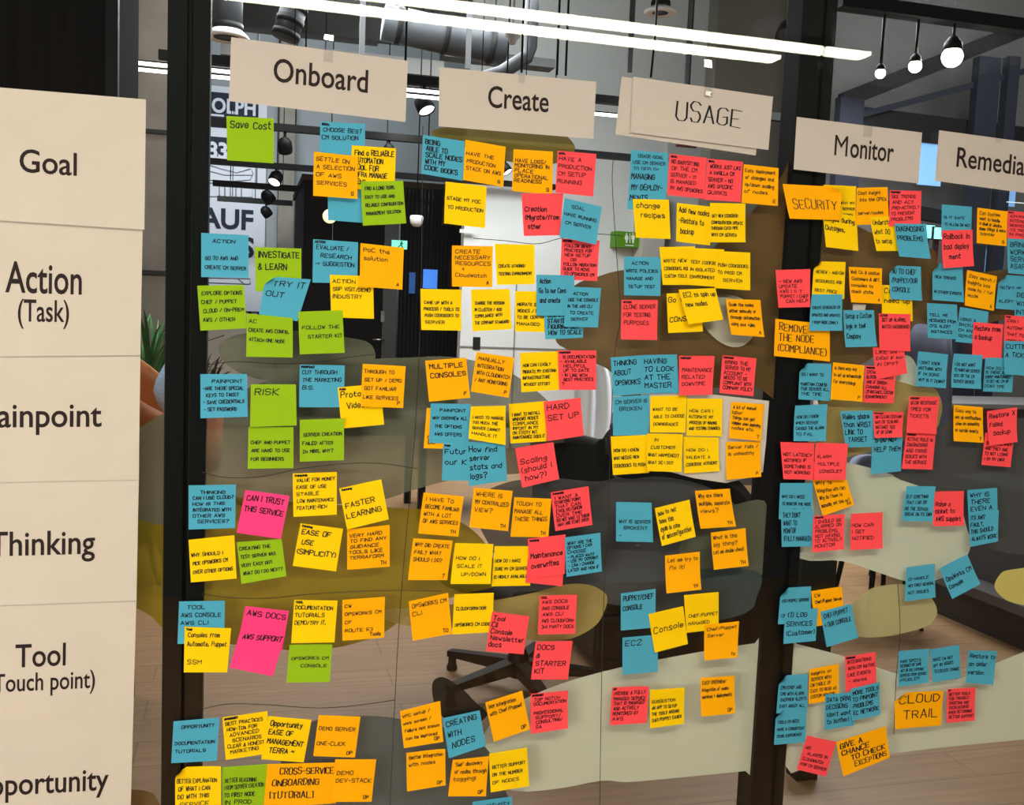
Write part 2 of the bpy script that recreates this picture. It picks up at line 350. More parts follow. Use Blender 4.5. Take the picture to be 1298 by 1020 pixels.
film(2, BRN, 'brown film behind the Monitor Action notes', [(1030,285),(1120,300),(1182,315),(1192,338),(1240,345),(1310,342),(1330,398),(1270,405),(1215,420),(1165,410),(1150,425),(1120,440),(1090,462),(1030,470)])
film(2, CRM, 'pale film wedge beside the red like an event note', [(1085,500),(1120,462),(1150,450),(1164,470),(1163,492),(1140,486),(1110,490)])
film(2, TAN, 'tan film shape behind the red Painpoint notes below Monitor', [(1030,520),(1060,500),(1100,485),(1136,483),(1163,490),(1184,492),(1194,510),(1192,530),(1183,546),(1140,560),(1080,578),(1030,580)])
film(2, CRM, 'cream film behind the Thinking notes below Monitor', [(1005,600),(1060,585),(1120,598),(1160,612),(1195,612),(1226,640),(1231,673),(1226,704),(1195,732),(1154,737),(1118,727),(1068,711),(1005,700)])
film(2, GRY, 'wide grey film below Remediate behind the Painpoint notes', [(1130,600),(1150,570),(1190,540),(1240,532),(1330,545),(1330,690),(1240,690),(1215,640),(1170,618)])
film(2, BGE, 'beige lozenge film right of the blue our console note', [(1055,790),(1073,772),(1091,754),(1113,743),(1150,741),(1177,754),(1188,775),(1177,792),(1150,801),(1118,807),(1085,806)])
film(2, YEL, 'solid yellow film disc at the right edge of the photo', [(1261,745),(1266,730),(1280,722),(1330,722),(1330,768),(1300,767),(1275,760)])
film(2, CRM, 'big cream film across the lower right pane', [(990,812),(1010,816),(1068,831),(1131,852),(1175,861),(1213,861),(1258,842),(1298,826),(1340,812),(1340,932),(1298,937),(1186,948),(1095,960),(1040,966),(990,969)], 3)

# strings marking out the grid
def string(pts, label, Y=-.0012):
    mb = MB().tube(smooth_path([at(x, y, Y) for x, y in pts], 5), .0007, 5)
    build('string', mb, mat('dark_string', rgb(52, 46, 38), .8), None, label, 'string', 'strings dividing the glass into rows and columns')
string([(265,462),(300,458),(350,461),(400,459),(440,453),(475,449)], 'thin dark string across the olive grey lozenge film')
string([(256,598),(285,605),(330,604),(380,594),(430,588),(480,587),(530,594)], 'thin dark string above the Thinking notes below Onboard')
string([(256,752),(290,757),(340,758),(390,753),(440,750),(500,748),(560,749)], 'thin dark string above the Tool notes below Onboard')
string([(253,899),(290,892),(340,893),(400,897),(450,894),(500,887)], 'thin dark string above the Opportunity notes below Onboard')
string([(600,302),(640,305),(680,309),(710,302),(745,296),(790,299)], 'thin dark string sagging through the Create notes')
string([(536,160),(533,400),(525,560),(508,760),(500,900),(494,1030)], 'thin dark string hanging down left of the Create notes')
string([(778,196),(776,230),(780,300),(786,400),(778,460),(772,620),(764,800),(760,1030)], 'thin dark string hanging down left of the USAGE notes')
string([(1138,740),(1141,800),(1136,860),(1133,930)], 'thin dark string hanging down through the beige lozenge film')

# clear tape strips
TAPE = glass_mat('clear_tape', (.95, .96, .97, 1), 2.5)
def tape(q, label, y=.0085):
    mb = MB(); P = lambda u, v: (lambda p: Vector((p.x, -y - .001*math.sin(math.pi*v), p.z)))((at(q[0],q[1],-y)*(1-u)+at(q[2],q[3],-y)*u)*(1-v)+(at(q[6],q[7],-y)*(1-u)+at(q[4],q[5],-y)*u)*v)
    vs = [P(i, j/6) for j in range(7) for i in range(2)]
    mb.add(vs, [(2*j, 2*j+1, 2*j+3, 2*j+2) for j in range(6)]); build('adhesive_tape', mb, TAPE, None, label, 'tape', 'clear tape strips holding the signs')
tape((411,36,423,38,422,80,410,78), 'clear tape strip at the top edge of the Onboard sign')
tape((1096,133,1107,134,1105,174,1094,173), 'clear tape strip at the top edge of the Monitor sign')
tape((1258,146,1266,145,1270,180,1262,181), 'clear tape strip at the top edge of the Remediate sign')
tape((893,66,902,67,903,124,892,122), 'clear tape strip at the top edge of the USAGE sign', .011)
tape((657,88,665,89,665,106,657,105), 'clear tape strip at the top edge of the Create sign')
build('white_clip', MB().add([at(*p, -.012) for p in ((895,115),(903,116.5),(900,119),(902,122),(894,120.5))], [(0,1,2,3,4)]), mat('white_tape', rgb(240,240,240)), None, 'torn scrap of white tape on the USAGE sign', 'tape')

# ---------------------------------------------------------------- lamps
LED = mat('led_diffuser', rgb(255, 250, 232), .5, emit=rgb(255, 248, 222), estr=34)
LEDF = mat('led_diffuser_far', rgb(255, 250, 240), .5, emit=rgb(255, 248, 235), estr=5)
def pendant(x0, x1, Y, z, h, wy, m, label, group, top=3.9, cabs=3):
    t = thing('linear_pendant_light', ((x0+x1)/2, Y, z), label, 'ceiling light', group)
    build('diffuser', MB().box((x0, Y - wy/2, z), (x1, Y + wy/2, z + h)), m, t)
    build('housing', MB().box((x0, Y - wy/2 - .004, z + h), (x1, Y + wy/2 + .004, z + h + (.03 if wy > .05 else .008))), BLACK, t)
    for k in range(cabs):
        x = x0 + (x1 - x0) * (k + .5) / cabs
        build('suspension_cable', MB().tube([(x, Y, z + h + .03), (x, Y, top)], .003, 6), BLACK, t)
zL = 2.62
pa = at_z(1097, 73, zL); pb = at_z(984, 77, zL)               # mirror images in the glass; the lamps hang behind the camera
pendant(-1.3, pa.x, -pa.y, zL, .014, .075, LED, 'long lit strip lamp mirrored as the upper line in the glass', 'twin strip lamps mirrored in the glass')
pendant(-1.3, pb.x, -pb.y, zL, .014, .075, LED, 'long lit strip lamp mirrored as the lower line in the glass', 'twin strip lamps mirrored in the glass')
p0 = at(262, 86, 4.30)
pendant(p0.x - 1.2, at(720, 134, 4.30).x, 4.30, at(535, 117, 4.30).z, .016, .022, LEDF, 'long lit strip lamp beyond the glass passing behind the Onboard sign', 'strip lamps beyond the glass', 5.6)
pendant(p0.x - 1.2, at(783, 141, 4.40).x, 4.40, at(535, 124.5, 4.40).z, .016, .022, LEDF, 'long lit strip lamp beyond the glass ending beside the Create sign', 'strip lamps beyond the glass', 5.6)

RAILG = 'black lighting tracks under the far ceiling'
def rail(Y, x0, x1, px, py, thick, label):
    z = at(px, py, Y).z; A = at(x0, 200, Y).x; B = at(x1, 200, Y).x
    t = thing('lighting_track', ((A+B)/2, Y, z), label, 'lighting track', RAILG)
    build('track_bar', MB().box((A, Y - .03, z - thick/2), (B, Y + .03, z + thick/2)), BLACK, t)
    for k in (.2, .5, .8): build('hanger_rod', MB().tube([(A + (B-A)*k, Y, z + thick/2), (A + (B-A)*k, Y, 5.6)], .006, 6), ANTH, t)
    return z - thick/2
r1 = rail(4.9, 200, 1010, 535, 103, .055, 'thick black lighting track passing behind the Onboard and Create signs')
r2 = rail(6.9, 255, 800, 440, 169, .06, 'black lighting track crossing behind the blue choose best note')
r3 = rail(8.8, 255, 705, 515, 223, .06, 'black lighting track crossing behind the green save cost note')
r4 = rail(10.6, 270, 381, 330, 236, .07, 'short black lighting track in front of the banner drawing')
r5 = rail(12.2, 276, 372, 330, 255, .07, 'short black lighting track above the banner lettering AUF')
def track_spot(px, py, Y, zr, rad, label, tilt=(0.5, -.3, -.8), lit=False):
    c = at(px, py, Y); t = thing('track_spotlight', (c.x, Y, zr), label, 'spotlight', 'black spotlights hanging from the far tracks')
    build('stem', MB().tube([(c.x, Y, zr), (c.x, Y, c.z + rad*.5)], .012, 8), BLACK, t)
    ax = Vector(tilt).normalized()
    hd = build('lamp_head', MB().lathe(c - ax*rad*.9, [(0, -.02), (rad*.6, 0), (rad*.95, rad*.5), (rad, rad*1.3), (rad*.95, rad*1.9), (rad*.86, rad*1.9)], 20, ax), BLACK, t)
    build('lens', MB().lathe(c - ax*rad*.9, [(0, rad*1.75), (rad*.87, rad*1.75)], 20, ax), mat('lens_lit', rgb(255,250,240), .4, emit=rgb(255,248,235), estr=6 if lit else 3) if lit else mat('lens_dark', rgb(60,60,60), .2), hd)
track_spot(537, 131, 4.9, r1, .062, 'black spotlight with lit lens between the Onboard and Create signs', (.35, -.45, -.9), True)
track_spot(361, 184, 6.9, r2, .062, 'round black spotlight right of the green save cost note', (.1, .5, -.7))
track_spot(350, 225, 8.8, r3, .07, 'black spotlight with bright rim under the green save cost note', (-.3, -.5, -.8), True)
track_spot(339, 249, 10.6, r4, .075, 'small black spotlight over the upper right of the banner', (.5, -.2, -.6))
track_spot(337, 268, 12.2, r5, .07, 'smallest black spotlight beside the lettering AUF', (.5, .3, -.6))
track_spot(493, 190, 6.9, r2, .05, 'black spotlight just above the yellow reliable automation note', (.2, .3, -.8))
track_spot(1000, 40, 4.9, at(1000, 10, 4.9).z, .085, 'large black round spotlight beside the top of the right frame post', (-.3, -.3, -.4))
track_spot(640, 213, 6.9, r2, .05, 'black spotlight peeking between the two orange Create notes', (.5, -.4, -.8), True)
# ducts
def duct(name, pts, r, label, cat='air duct', ring=True, m=STEEL):
    t = thing(name, pts[0], label, cat, 'steel air ducts under the far ceiling')
    build('pipe', MB().tube(pts, r, 24), m, t)
    if ring:
        a, b = Vector(pts[0]), Vector(pts[-1]); d = (b - a).normalized()
        for k in (.12, .5, .88): c = a + (b - a)*k; build('clamp_ring', MB().tube([c - d*.02, c + d*.02], r*1.06, 24), ANTH, t)
    return t
Y = 5.6
c0 = at(289, -60, Y); c1 = at(288, 47, Y)
t = duct('air_duct', [c0, (c0.x, Y, c1.z)], .105, 'vertical steel duct with white flange at the top left')
build('flange', MB().lathe((c0.x, Y, c1.z), [(.10, .05), (.135, .02), (.155, 0), (.14, -.012), (.09, -.005)], 28), WHITE, t)
c0 = at(374, 6, 5.0); c1 = at(361, 49, 5.0)
duct('air_duct', [c0, c1], .085, 'short tilted steel duct above the Onboard sign')
c0 = at(486, 28, 6.2); c1 = at(640, 62, 6.2); c2 = at(700, 68, 6.2)
duct('air_duct', [c0, c1], .14, 'large horizontal steel duct above the gap between Onboard and Create')
duct('air_duct', [(at(676, 45, 5.2).x, 5.2, 5.6), at(672, 60, 5.2), at(668, 72, 5.2), at(636, 92, 5.2), at(610, 100, 5.2)], .05, 'thin bent steel duct above the Create sign', ring=False)
c0 = at(841, -60, 5.4); c1 = at(839, 16, 5.4)
t = duct('air_duct', [(c0.x, 5.4, c0.z), (c0.x, 5.4, c1.z)], .07, 'vertical steel duct with round flange above the USAGE sign')
build('flange', MB().lathe((c0.x, 5.4, c1.z), [(.07, .04), (.11, .02), (.125, 0), (.11, -.012), (.06, -.005)], 28), WHITE, t)
for (x, y0, y1, lab) in ((460, 8, 70, 'flat steel hanger strip behind the tape of the Onboard sign'), (595, 18, 88, 'flat steel hanger strip left of the Create sign tape'), (799, 55, 92, 'perforated steel hanger strip left of the USAGE sign'), (877, -20, 108, 'slim steel hanger rod above the USAGE lettering')):
    A = at(x, y0, 5.9); B = at(x, y1, 5.9); build('hanger_strip', MB().box((A.x - .02, 5.88, B.z), (A.x + .02, 5.9, 5.6)), HANG, None, lab, 'hanger', 'steel hangers under the far ceiling')
for (x0, y0, x1, y1, r, lab) in ((280, 60, 560, 92, .07, 'grey beam under the ceiling behind the Onboard sign'), (265, 18, 480, 40, .10, 'grey beam under the ceiling at the top left'), (560, 68, 700, 84, .04, 'grey cable tray above the Create sign')):
    A = at(x0, y0, 7.5); B = at(x1, y1, 7.5); z = (A.z + B.z)/2
    build('ceiling_beam', MB().box((A.x, 7.4, z - r), (B.x, 7.6, z + r)), mat('beam_grey', rgb(78, 76, 74), .8), None, lab, 'ceiling beam', 'beams under the far ceiling')
for (pts, lab) in (([(661,-10),(661,92)], 'black cable hanging above the Create sign tape'), ([(706,-10),(706,95)], 'black cable hanging right of the Create lettering'), ([(832,-20),(831,40),(825,98)], 'black cable hanging above the USAGE sign'), ([(718,0),(717,96)], 'grey cable hanging near the right end of the Create sign'), ([(514,18),(512,150)], 'thin cable hanging at the right end of the Onboard sign')):
    build('hanging_cable', MB().tube([(at(*pts[0], 4.0).x, 4.0, 5.6)] + [at(x, y, 4.0) for x, y in pts[1:]], .007, 6), BLACK, None, lab, 'cable', 'cables hanging beyond the glass')
dp = at(650, 44, 4.6); build('smoke_detector', MB().tube([dp + Vector((0, 0, .05)), (dp.x, 4.6, 5.6)], .008, 6).lathe(dp, [(0, .05), (.05, .05), (.055, 0), (.045, -.02), (.03, -.03), (.02, -.06), (0, -.06)], 20), mat('detector_grey', rgb(170,168,165)), None, 'grey ceiling detector above the gap between Onboard and Create', 'detector')
t = thing('pendant_detector', at(528, 283, 7.2), 'white dome hanging on a cable right of the green configuration note', 'detector')
c = at(528, 279, 7.2)
build('dome', MB().lathe(c, [(0, .045), (.055, .04), (.062, .02), (.055, -.03), (.03, -.055), (0, -.06)], 20), WHITE, t)
build('cable', MB().tube([c + Vector((0,0,.04)), (c.x, c.y, 5.6)], .006, 6), BLACK, t)

# ---------------------------------------------------------------- far banner, dark box with door, signs
NAVY = mat('banner_navy', rgb(24, 26, 48), .7); BWHITE = mat('banner_white', rgb(205, 205, 215), .7)
Yb = 13.9
def flat_letters(name, s, x0, x1, ybase, ycap, Y, m, parent, weight=.03):
    vs, fs, W = letters(s, weight); A = at(x0, ybase, Y); B = at(x1, ybase, Y); C = at(x0, ycap, Y)
    kx = (B.x - A.x) / W; kz = C.z - A.z
    build(name, MB().add([(A.x + x*kx, Y, A.z + y*kz) for x, y in vs], fs), m, parent)
t = thing('wall_banner', at(290, 385, Yb), 'tall navy and white banner with bold lettering at the far left', 'banner')
build('white_cloth', rect(235, 105, 334, 395, Yb, .03), BWHITE, t)
build('navy_field', rect(235, 113, 327, 166, Yb - .006, .004), NAVY, t)
build('navy_field', rect(235, 170, 327, 202, Yb - .006, .004), NAVY, t)
flat_letters('lettering', 'DOLPH', 252, 324, 140, 121, Yb - .012, BWHITE, t)
flat_letters('lettering', '83', 262, 288, 199, 178, Yb - .012, BWHITE, t)
flat_letters('lettering', 'AUF', 253, 321, 287, 261, Yb - .012, NAVY, t)
flat_letters('lettering', 'AUS', 253, 322, 322, 296, Yb - .012, NAVY, t)
build('white_line', rect(267, 144, 284, 148, Yb - .012, .003), BWHITE, t)
mb = MB()
def dl(pts): mb.tube([at(x, y, Yb - .01) for x, y in pts], .007, 4)
dl([(262,208),(280,214),(300,219),(318,214),(321,220),(317,228),(290,230),(262,228)]); dl([(262,216),(285,222),(320,222)]); dl([(264,232),(320,232),(320,250),(264,249)]); dl([(292,232),(292,249)]); dl([(278,231),(278,249)]); dl([(306,232),(306,249)]); dl([(285,250),(285,234),(292,230),(299,234),(299,250)])
dl([(262,358),(316,360)]); dl([(262,352),(317,353),(317,360)]); dl([(300,352),(310,360)])
build('line_drawing', mb, mat('drawing_grey', rgb(120,122,130)), t)
t = thing('far_poster', at(322, 402, 13.97), 'navy poster with a bold white letter N beside the green options note', 'poster')
build('poster_board', rect(309, 366, 333, 402, 13.97, .03), NAVY, t)
flat_letters('lettering', 'N', 309, 326, 401, 372, 13.95, BWHITE, t, .06)
build('low_wall', MB().box((at(225, 400, 11).x, 11, 0), (at(345, 400, 11).x, 11.3, at(290, 402, 11).z)), mat('pale_concrete', rgb(175, 165, 152), .85, noise=.12, nscale=2), None, 'pale concrete parapet below the banner', 'low wall')
# dark box
a = at(386, 228, 10); b = at(588, 240, 10)
zt = at(460, 234, 10).z
t = thing('dark_cabin', ((a.x + b.x)/2, 10, 0), 'dark timber cabin with glazed front and a door, left of the white wall', 'cabin')
gx0, gx1 = at(506, 350, 10).x, b.x
dz = at(470, 262, 10).z
build('timber_front', MB().box((a.x, 10, 0), (at(420, 350, 10).x, 12.4, zt)).box((at(420, 350, 10).x, 10, dz), (gx0, 12.4, zt)), DARKWOOD, t)
build('cornice', MB().box((a.x - .03, 9.96, zt), (b.x, 12.4, zt + .07)), mat('cornice_brown', rgb(50, 38, 28), .7, spec=.04), t)
g = build('glazed_panel', MB().box((gx0, 10.0, 0), (gx1, 10.03, zt)), mat('dark_glass', rgb(10, 10, 12), .1, spec=.4), t)
mb = MB()
for k in range(16):
    x = gx0 + (gx1 - gx0)*(k + .3)/16; mb.box((x, 9.96, 0), (x + .022, 10.0, zt))
build('slat_screen', mb, mat('slat_black', rgb(17, 16, 16), .7, spec=.04), t)
leaf = build('door_leaf', MB().box((at(421, 350, 10).x, 10.02, .02), (at(486, 350, 10).x, 10.07, dz)), mat('door_black', rgb(12, 11, 11), .7, spec=.04), t)
stile = build('door_stile', MB().box((at(486, 350, 10).x, 9.99, 0), (at(504, 350, 10).x, 10.06, dz)), mat('stile_grey', rgb(48, 45, 43), .5), t)
hp = at(478, 430, 9.95)
build('door_handle', MB().tube([(hp.x - .06, 9.93, hp.z), (hp.x + .08, 9.93, hp.z), (hp.x + .08, 9.99, hp.z)], .012, 8), mat('chrome', rgb(215, 210, 205), .2, 1.0), leaf, 'chrome door handle')
build('lock_plate', rect(483, 394, 487, 408, 9.975, .012), mat('chrome', (0,0,0,1)), stile)
EXG = mat('exit_green', rgb(120, 220, 190), .5, emit=rgb(130, 235, 205), estr=.9)
t = thing('exit_sign', at(506, 316, 9.90), 'small lit green exit sign at the top of the orange proof of concept note', 'sign')
sbx = build('sign_box', rect(497, 304, 516, 316, 9.90, .05), EXG, t)
cc = at(509, 310, 9.895)
build('running_figure', MB().lathe((cc.x, cc.y, cc.z + .03), [(0, 0), (.012, 0)], 10, (0, -1, 0)).add([(cc.x - .02, cc.y, cc.z + .02), (cc.x + .025, cc.y, cc.z + .018), (cc.x + .005, cc.y, cc.z - .005), (cc.x + .03, cc.y, cc.z - .045), (cc.x + .015, cc.y, cc.z - .045), (cc.x - .01, cc.y, cc.z - .012), (cc.x - .035, cc.y, cc.z - .04), (cc.x - .045, cc.y, cc.z - .03), (cc.x - .015, cc.y, cc.z + .0)], [tuple(range(9))]), mat('figure_dark', rgb(20, 120, 90)), sbx)
build('wall_screen', rect(537, 341, 554, 366, 9.9, .03), mat('screen_blue', rgb(50, 110, 200), .4, emit=rgb(70, 130, 225), estr=.8), None, 'small glowing blue screen left of the orange necessary resources note', 'screen')
build('wall_screen', rect(519, 345, 526, 372, 9.9, .03), mat('screen_blue_dim', rgb(20, 60, 110), .4, emit=rgb(25, 75, 140), estr=.5), None, 'narrow dim blue screen right of the orange proof of concept note', 'screen')
t = thing('globe_lamp', at(417, 278, 9.0), 'round glowing globe lamp under the orange settle note', 'lamp')
build('globe', MB().lathe(at(418, 274, 9.0), [(.075*math.sin(math.pi*k/12), .075*math.cos(math.pi*k/12)) for k in range(13)], 20), mat('globe_glow', rgb(255, 240, 200), .5, emit=rgb(255, 236, 185), estr=1.3), t)
g0 = at(418, 268, 9.0); build('cord', MB().tube([g0, (g0.x, g0.y, 5.6)], .006, 6), BLACK, t)
build('socket_plate', rect(600, 427, 608.5, 443, 8.985, .014), mat('socket_black', rgb(25, 24, 24), .4), None, 'black wall socket on the white wall below the Create Action notes', 'wall socket')
build('wall_label', rect(583, 290, 603, 296, 8.9, .02), WHITE, None, 'small white wall label above the orange necessary resources note', 'label')
build('wall_column_white', rect(818, 240, 833, 480, 8.7, .3), mat('warm_grey', rgb(190, 182, 172), .7), kind=ST)
t = thing('toilet_sign', at(798, 313, 8.8), 'green toilet sign with white man and woman figures on the white wall', 'sign')
q = [at(*p) for p in ((782, 292.5, 8.8), (814, 295, 8.8), (813, 314, 8.8), (781, 312.5, 8.8))]
spl = build('sign_plate', MB().prism(q, (0, .2, 0)), mat('sign_green', rgb(88, 142, 22), .5), t)
mb = MB()
def sg(pts): mb.add([at(x, y, 8.795) for x, y in pts], [tuple(range(len(pts)))])
for cx0, wom in ((794.2, 1), (802.5, 0)):
    c = at(cx0, 296.2, 8.795); mb.lathe(c, [(0, 0), (.0085, 0)], 12, (0, -1, 0))
    if wom: sg([(cx0-1.3, 297.6), (cx0+1.3, 297.6), (cx0+2.6, 302), (cx0+1.5, 304.2), (cx0+.9, 308), (cx0-.9, 308), (cx0-1.3, 304.2), (cx0-2.6, 302)])
    else: sg([(cx0-2.2, 298), (cx0+2.2, 298), (cx0+2.2, 303), (cx0+1.4, 303.4), (cx0+1, 308.4), (cx0-1, 308.4), (cx0-1.4, 303.4), (cx0-2.2, 303)])
sg([(798, 296), (799, 296), (799, 308), (798, 308)]); sg([(792.5, 310), (803.5, 310.8), (803.5, 312), (792.5, 311.2)])
build('figures', mb, mat('sign_white', rgb(235, 240, 225)), spl)
t = thing('notice_board', at(873, 200, 8.9), 'white notice with a dark red title bar under the USAGE sign', 'notice')
build('board', rect(848, 172, 896, 206, 8.96, .038), mat('notice_white', rgb(190, 188, 184)), t)
build('title_bar', rect(857, 182.5, 883, 188, 8.952, .008), mat('notice_red', rgb(120, 50, 48)), t)

# ---------------------------------------------------------------- furniture beyond the glass
def office_chair(hub, ang, label):
    t = thing('office_chair', hub, label, 'office chair'); H = Vector(hub); up = Vector((0, 0, 1))
    FAB = mat('chair_fabric_black', rgb(30, 28, 28), .8, noise=.1, nscale=60)
    rot = Matrix.Rotation(ang, 3, 'Z')
    b = MB().lathe(H, [(.035, .16), (.05, .12), (.05, .06), (.03, .05)], 16)
    for k in range(5):
        d = Vector((math.cos(ang + k*2*math.pi/5 + .3), math.sin(ang + k*2*math.pi/5 + .3), 0)); s = d.cross(up)
        b.add([H + s*.028 + up*.13, H - s*.028 + up*.13, H + d*.35 - s*.02 + up*.085, H + d*.35 + s*.02 + up*.085, H + s*.028 + up*.07, H - s*.028 + up*.07, H + d*.35 - s*.02 + up*.06, H + d*.35 + s*.02 + up*.06],
              [(0,1,2,3),(7,6,5,4),(0,3,7,4),(1,5,6,2),(3,2,6,7),(0,4,5,1)])
    sb = build('star_base', b, BLACK, t)
    for k in range(5):
        d = Vector((math.cos(ang + k*2*math.pi/5 + .3), math.sin(ang + k*2*math.pi/5 + .3), 0)); s = d.cross(up)
        build('glide_foot', MB().lathe(H + d*.335, [(0, 0), (.022, 0), (.024, .01), (.018, .03), (.016, .062), (0, .062)], 14), BLACK, sb)
    build('gas_column', MB().tube([H + up*.14, H + up*.40], .025, 12), ANTH, t)
    def pad(w_, d_, h_, c, tilt=0):
        pts = smooth_loop([(-w_, -d_*.8, 0), (-w_*.8, -d_, 0), (w_*.8, -d_, 0), (w_, -d_*.8, 0), (w_*.95, d_*.85, 0), (w_*.75, d_, 0), (-w_*.75, d_, 0), (-w_*.95, d_*.85, 0)], 4)
        M = rot @ Matrix.Rotation(tilt, 3, 'X'); m = MB(); n = len(pts)
        lv = [(.9, 0), (1, h_*.3), (1, h_*.7), (.9, h_)]
        vs = [H + Vector(c) if False else H + M @ Vector((p.x*k, p.y*k, z)) + rot @ Vector(c) for k, z in lv for p in pts]
        m.add(vs, [(i*n+j, i*n+(j+1)%n, (i+1)*n+(j+1)%n, (i+1)*n+j) for i in range(3) for j in range(n)] + [tuple(range(n-1, -1, -1)), tuple(3*n+j for j in range(n))], 0, True)
        return m
    build('seat', pad(.25, .24, .08, (0, 0, .41)), FAB, t)
    build('backrest', pad(.23, .27, .06, (0, -.22, .78), math.radians(82)), FAB, t)
    bp = [H + rot @ Vector(p) for p in ((0, -.05, .42), (0, -.25, .46), (0, -.27, .75))]
    build('back_bracket', MB().tube(bp, .02, 8), BLACK, t)
    return t
hub = at_z(655, 872, 0)
office_chair((hub.x, hub.y, 0), 2.0, 'black swivel office chair whose star base shows under the tan lozenge film')
# dark sofa bench
a = at_z(775, 880, 0); b = at_z(1000, 850, 0); Ys = (a.y + b.y)/2 + .15
t = thing('dark_bench', ((a.x + b.x)/2, Ys + .35, 0), 'low black upholstered bench behind the cream film', 'bench')
SOFA = mat('bench_black', rgb(24, 20, 20), .55, noise=.15, nscale=8)
build('bench_base', MB().box((a.x, Ys, .05), (b.x, Ys + .7, .26)), SOFA, t, bevel=.02)
for k in range(2):
    x0 = a.x + (b.x - a.x)*k/2; build('seat_cushion', MB().box((x0 + .005, Ys - .02, .262), (x0 + (b.x - a.x)/2 - .005, Ys + .7, .42)), SOFA, t, bevel=.04)
build('bench_back', MB().box((a.x, Ys + .56, .422), (b.x, Ys + .7, .78)), SOFA, t, bevel=.04)
for sx in (a.x + .06, b.x - .06):
    for sy in (Ys + .06, Ys + .62): build('leg', MB().tube([(sx, sy, 0), (sx, sy, .055)], .02, 10), ANTH, t)
# table with crumpled foil things in the middle distance
a = at(520, 600, 5.2); b = at(980, 600, 5.2)
t = thing('long_table', ((a.x + b.x)/2, 5.6, 0), 'long dark table in the middle distance behind the black oval film', 'table')
build('tabletop', MB().box((a.x, 5.2, .70), (b.x, 6.0, .74)), mat('table_dark', rgb(58, 52, 48), .35), t, bevel=.008)
for x in (a.x + .1, b.x - .1):
    for y in (5.28, 5.92): build('leg', MB().box((x - .025, y - .025, 0), (x + .025, y + .025, .70)), BLACK, t)
# coat on a stand
c = at(752, 470, 4.6)
t = thing('coat_stand', (c.x, 4.6, 0), 'slim black coat stand holding the white cloth', 'coat stand')
build('pole', MB().tube([(c.x, 4.6, .02), (c.x, 4.6, c.z + .1)], .016, 10), BLACK, t)
build('foot_plate', MB().lathe((c.x, 4.6, 0), [(0, 0), (.17, 0), (.17, .015), (.02, .025), (0, .025)], 24), BLACK, t)
build('hook', MB().tube([(c.x, 4.6, c.z + .08), (c.x, 4.53, c.z + .05), (c.x, 4.5, c.z + .09)], .009, 8), BLACK, t)
mb = MB(); N = 14; M = 12; vs = []
L = [(741, 452), (730, 470), (727, 510), (725, 545), (731, 566)]; Rr = [(757, 454), (771, 470), (775, 500), (774, 535), (765, 572)]
lp = smooth_path([(x, y, 0) for x, y in L], 3); rp = smooth_path([(x, y, 0) for x, y in Rr], 3)
for l, r in zip(lp, rp):
    for i in range(N+1):
        u = i/N; p = at(l.x*(1-u) + r.x*u, l.y*(1-u) + r.y*u, 4.46); p.y += .03*math.sin(u*13) - .05*math.sin(math.pi*u); vs.append(p)
K = len(lp); mb.add(vs, [(j*(N+1)+i, j*(N+1)+i+1, (j+1)*(N+1)+i+1, (j+1)*(N+1)+i) for j in range(K-1) for i in range(N)], 0, True)
o = build('hanging_cloth', mb, mat('cloth_white', rgb(238, 243, 252), .85), None, 'white cloth hanging on a stand right of the red hard set up note', 'cloth')
sd = o.modifiers.new('thick', 'SOLIDIFY'); sd.thickness = .004
# white paper sheet behind the USAGE Painpoint notes
mb = MB(); P = lambda x, y: at(x, y, -.0012)
pts = [(812,491),(905,500),(975,508),(971,560),(967,598),(950,605),(920,612),(880,606),(850,598),(818,596)]
mb.add([P(*p) for p in pts], [tuple(range(len(pts)))])
build('paper_sheet', mb, mat('sheet_white', (0.56, 0.51, 0.46, 1), .8), None, 'large white paper sheet stuck behind the USAGE Painpoint notes', 'paper sheet')
for (q, lab) in (((1031,505,1037,505,1037,514,1031,514), 'white paper slip between the two blue notes on the dark frame post'), ((1027,557,1034,557,1034,563,1027,563), 'white paper slip above the red notified note on the dark frame post'), ((1081,385,1098,386,1096,394,1081,394), 'small grey paper slip under the orange check state note')):
    build('paper_slip', MB().add([at(q[2*i], q[2*i+1], -.0015) for i in range(4)], [(0,1,2,3)]), mat('sheet_white', (0,0,0,1)), None, lab, 'paper slip')

# shell armchair, cushion and plants at the left
Yc = 4.0
c = at(150, 500, Yc)
t = thing('shell_armchair', (c.x, Yc, 0), 'orange brown shell armchair beside the left frame post', 'armchair')
mb = MB(); n = 28; vs = []
LEATH = mat('shell_brown', rgb(165, 95, 42), .45, noise=.08, nscale=6)
zr = at(186, 446, Yc + .3).z + .07
for j in range(9):
    for i in range(n+1):
        a_ = math.radians(180 - 150 + 300*i/n); rr = .36 + .06*j/8      # the open front faces right, the high back left
        arm = (max(0, math.cos(a_) + .35) / 1.35) ** 1.3
        rim = zr - .40*arm - .12*max(0, -math.sin(a_))
        vs.append((c.x + rr*math.cos(a_), Yc + rr*math.sin(a_), .36 + (rim - .36)*j/8))
mb.add(vs, [(j*(n+1)+i, j*(n+1)+i+1, (j+1)*(n+1)+i+1, (j+1)*(n+1)+i) for j in range(8) for i in range(n)], 0, True)
o = build('shell', mb, LEATH, t); s_ = o.modifiers.new('thick', 'SOLIDIFY'); s_.thickness = .025
build('seat_pad', MB().lathe((c.x, Yc, .36), [(0, .08), (.30, .08), (.33, .05), (.33, 0), (0, 0)], 26), LEATH, t)
for k in range(4):
    d = Vector((math.cos(.8 + k*math.pi/2), math.sin(.8 + k*math.pi/2), 0)); build('leg', MB().tube([Vector((c.x, Yc, .36)) + d*.2, Vector((c.x, Yc, 0)) + d*.33], [.018, .012], 8), BLACK, t)
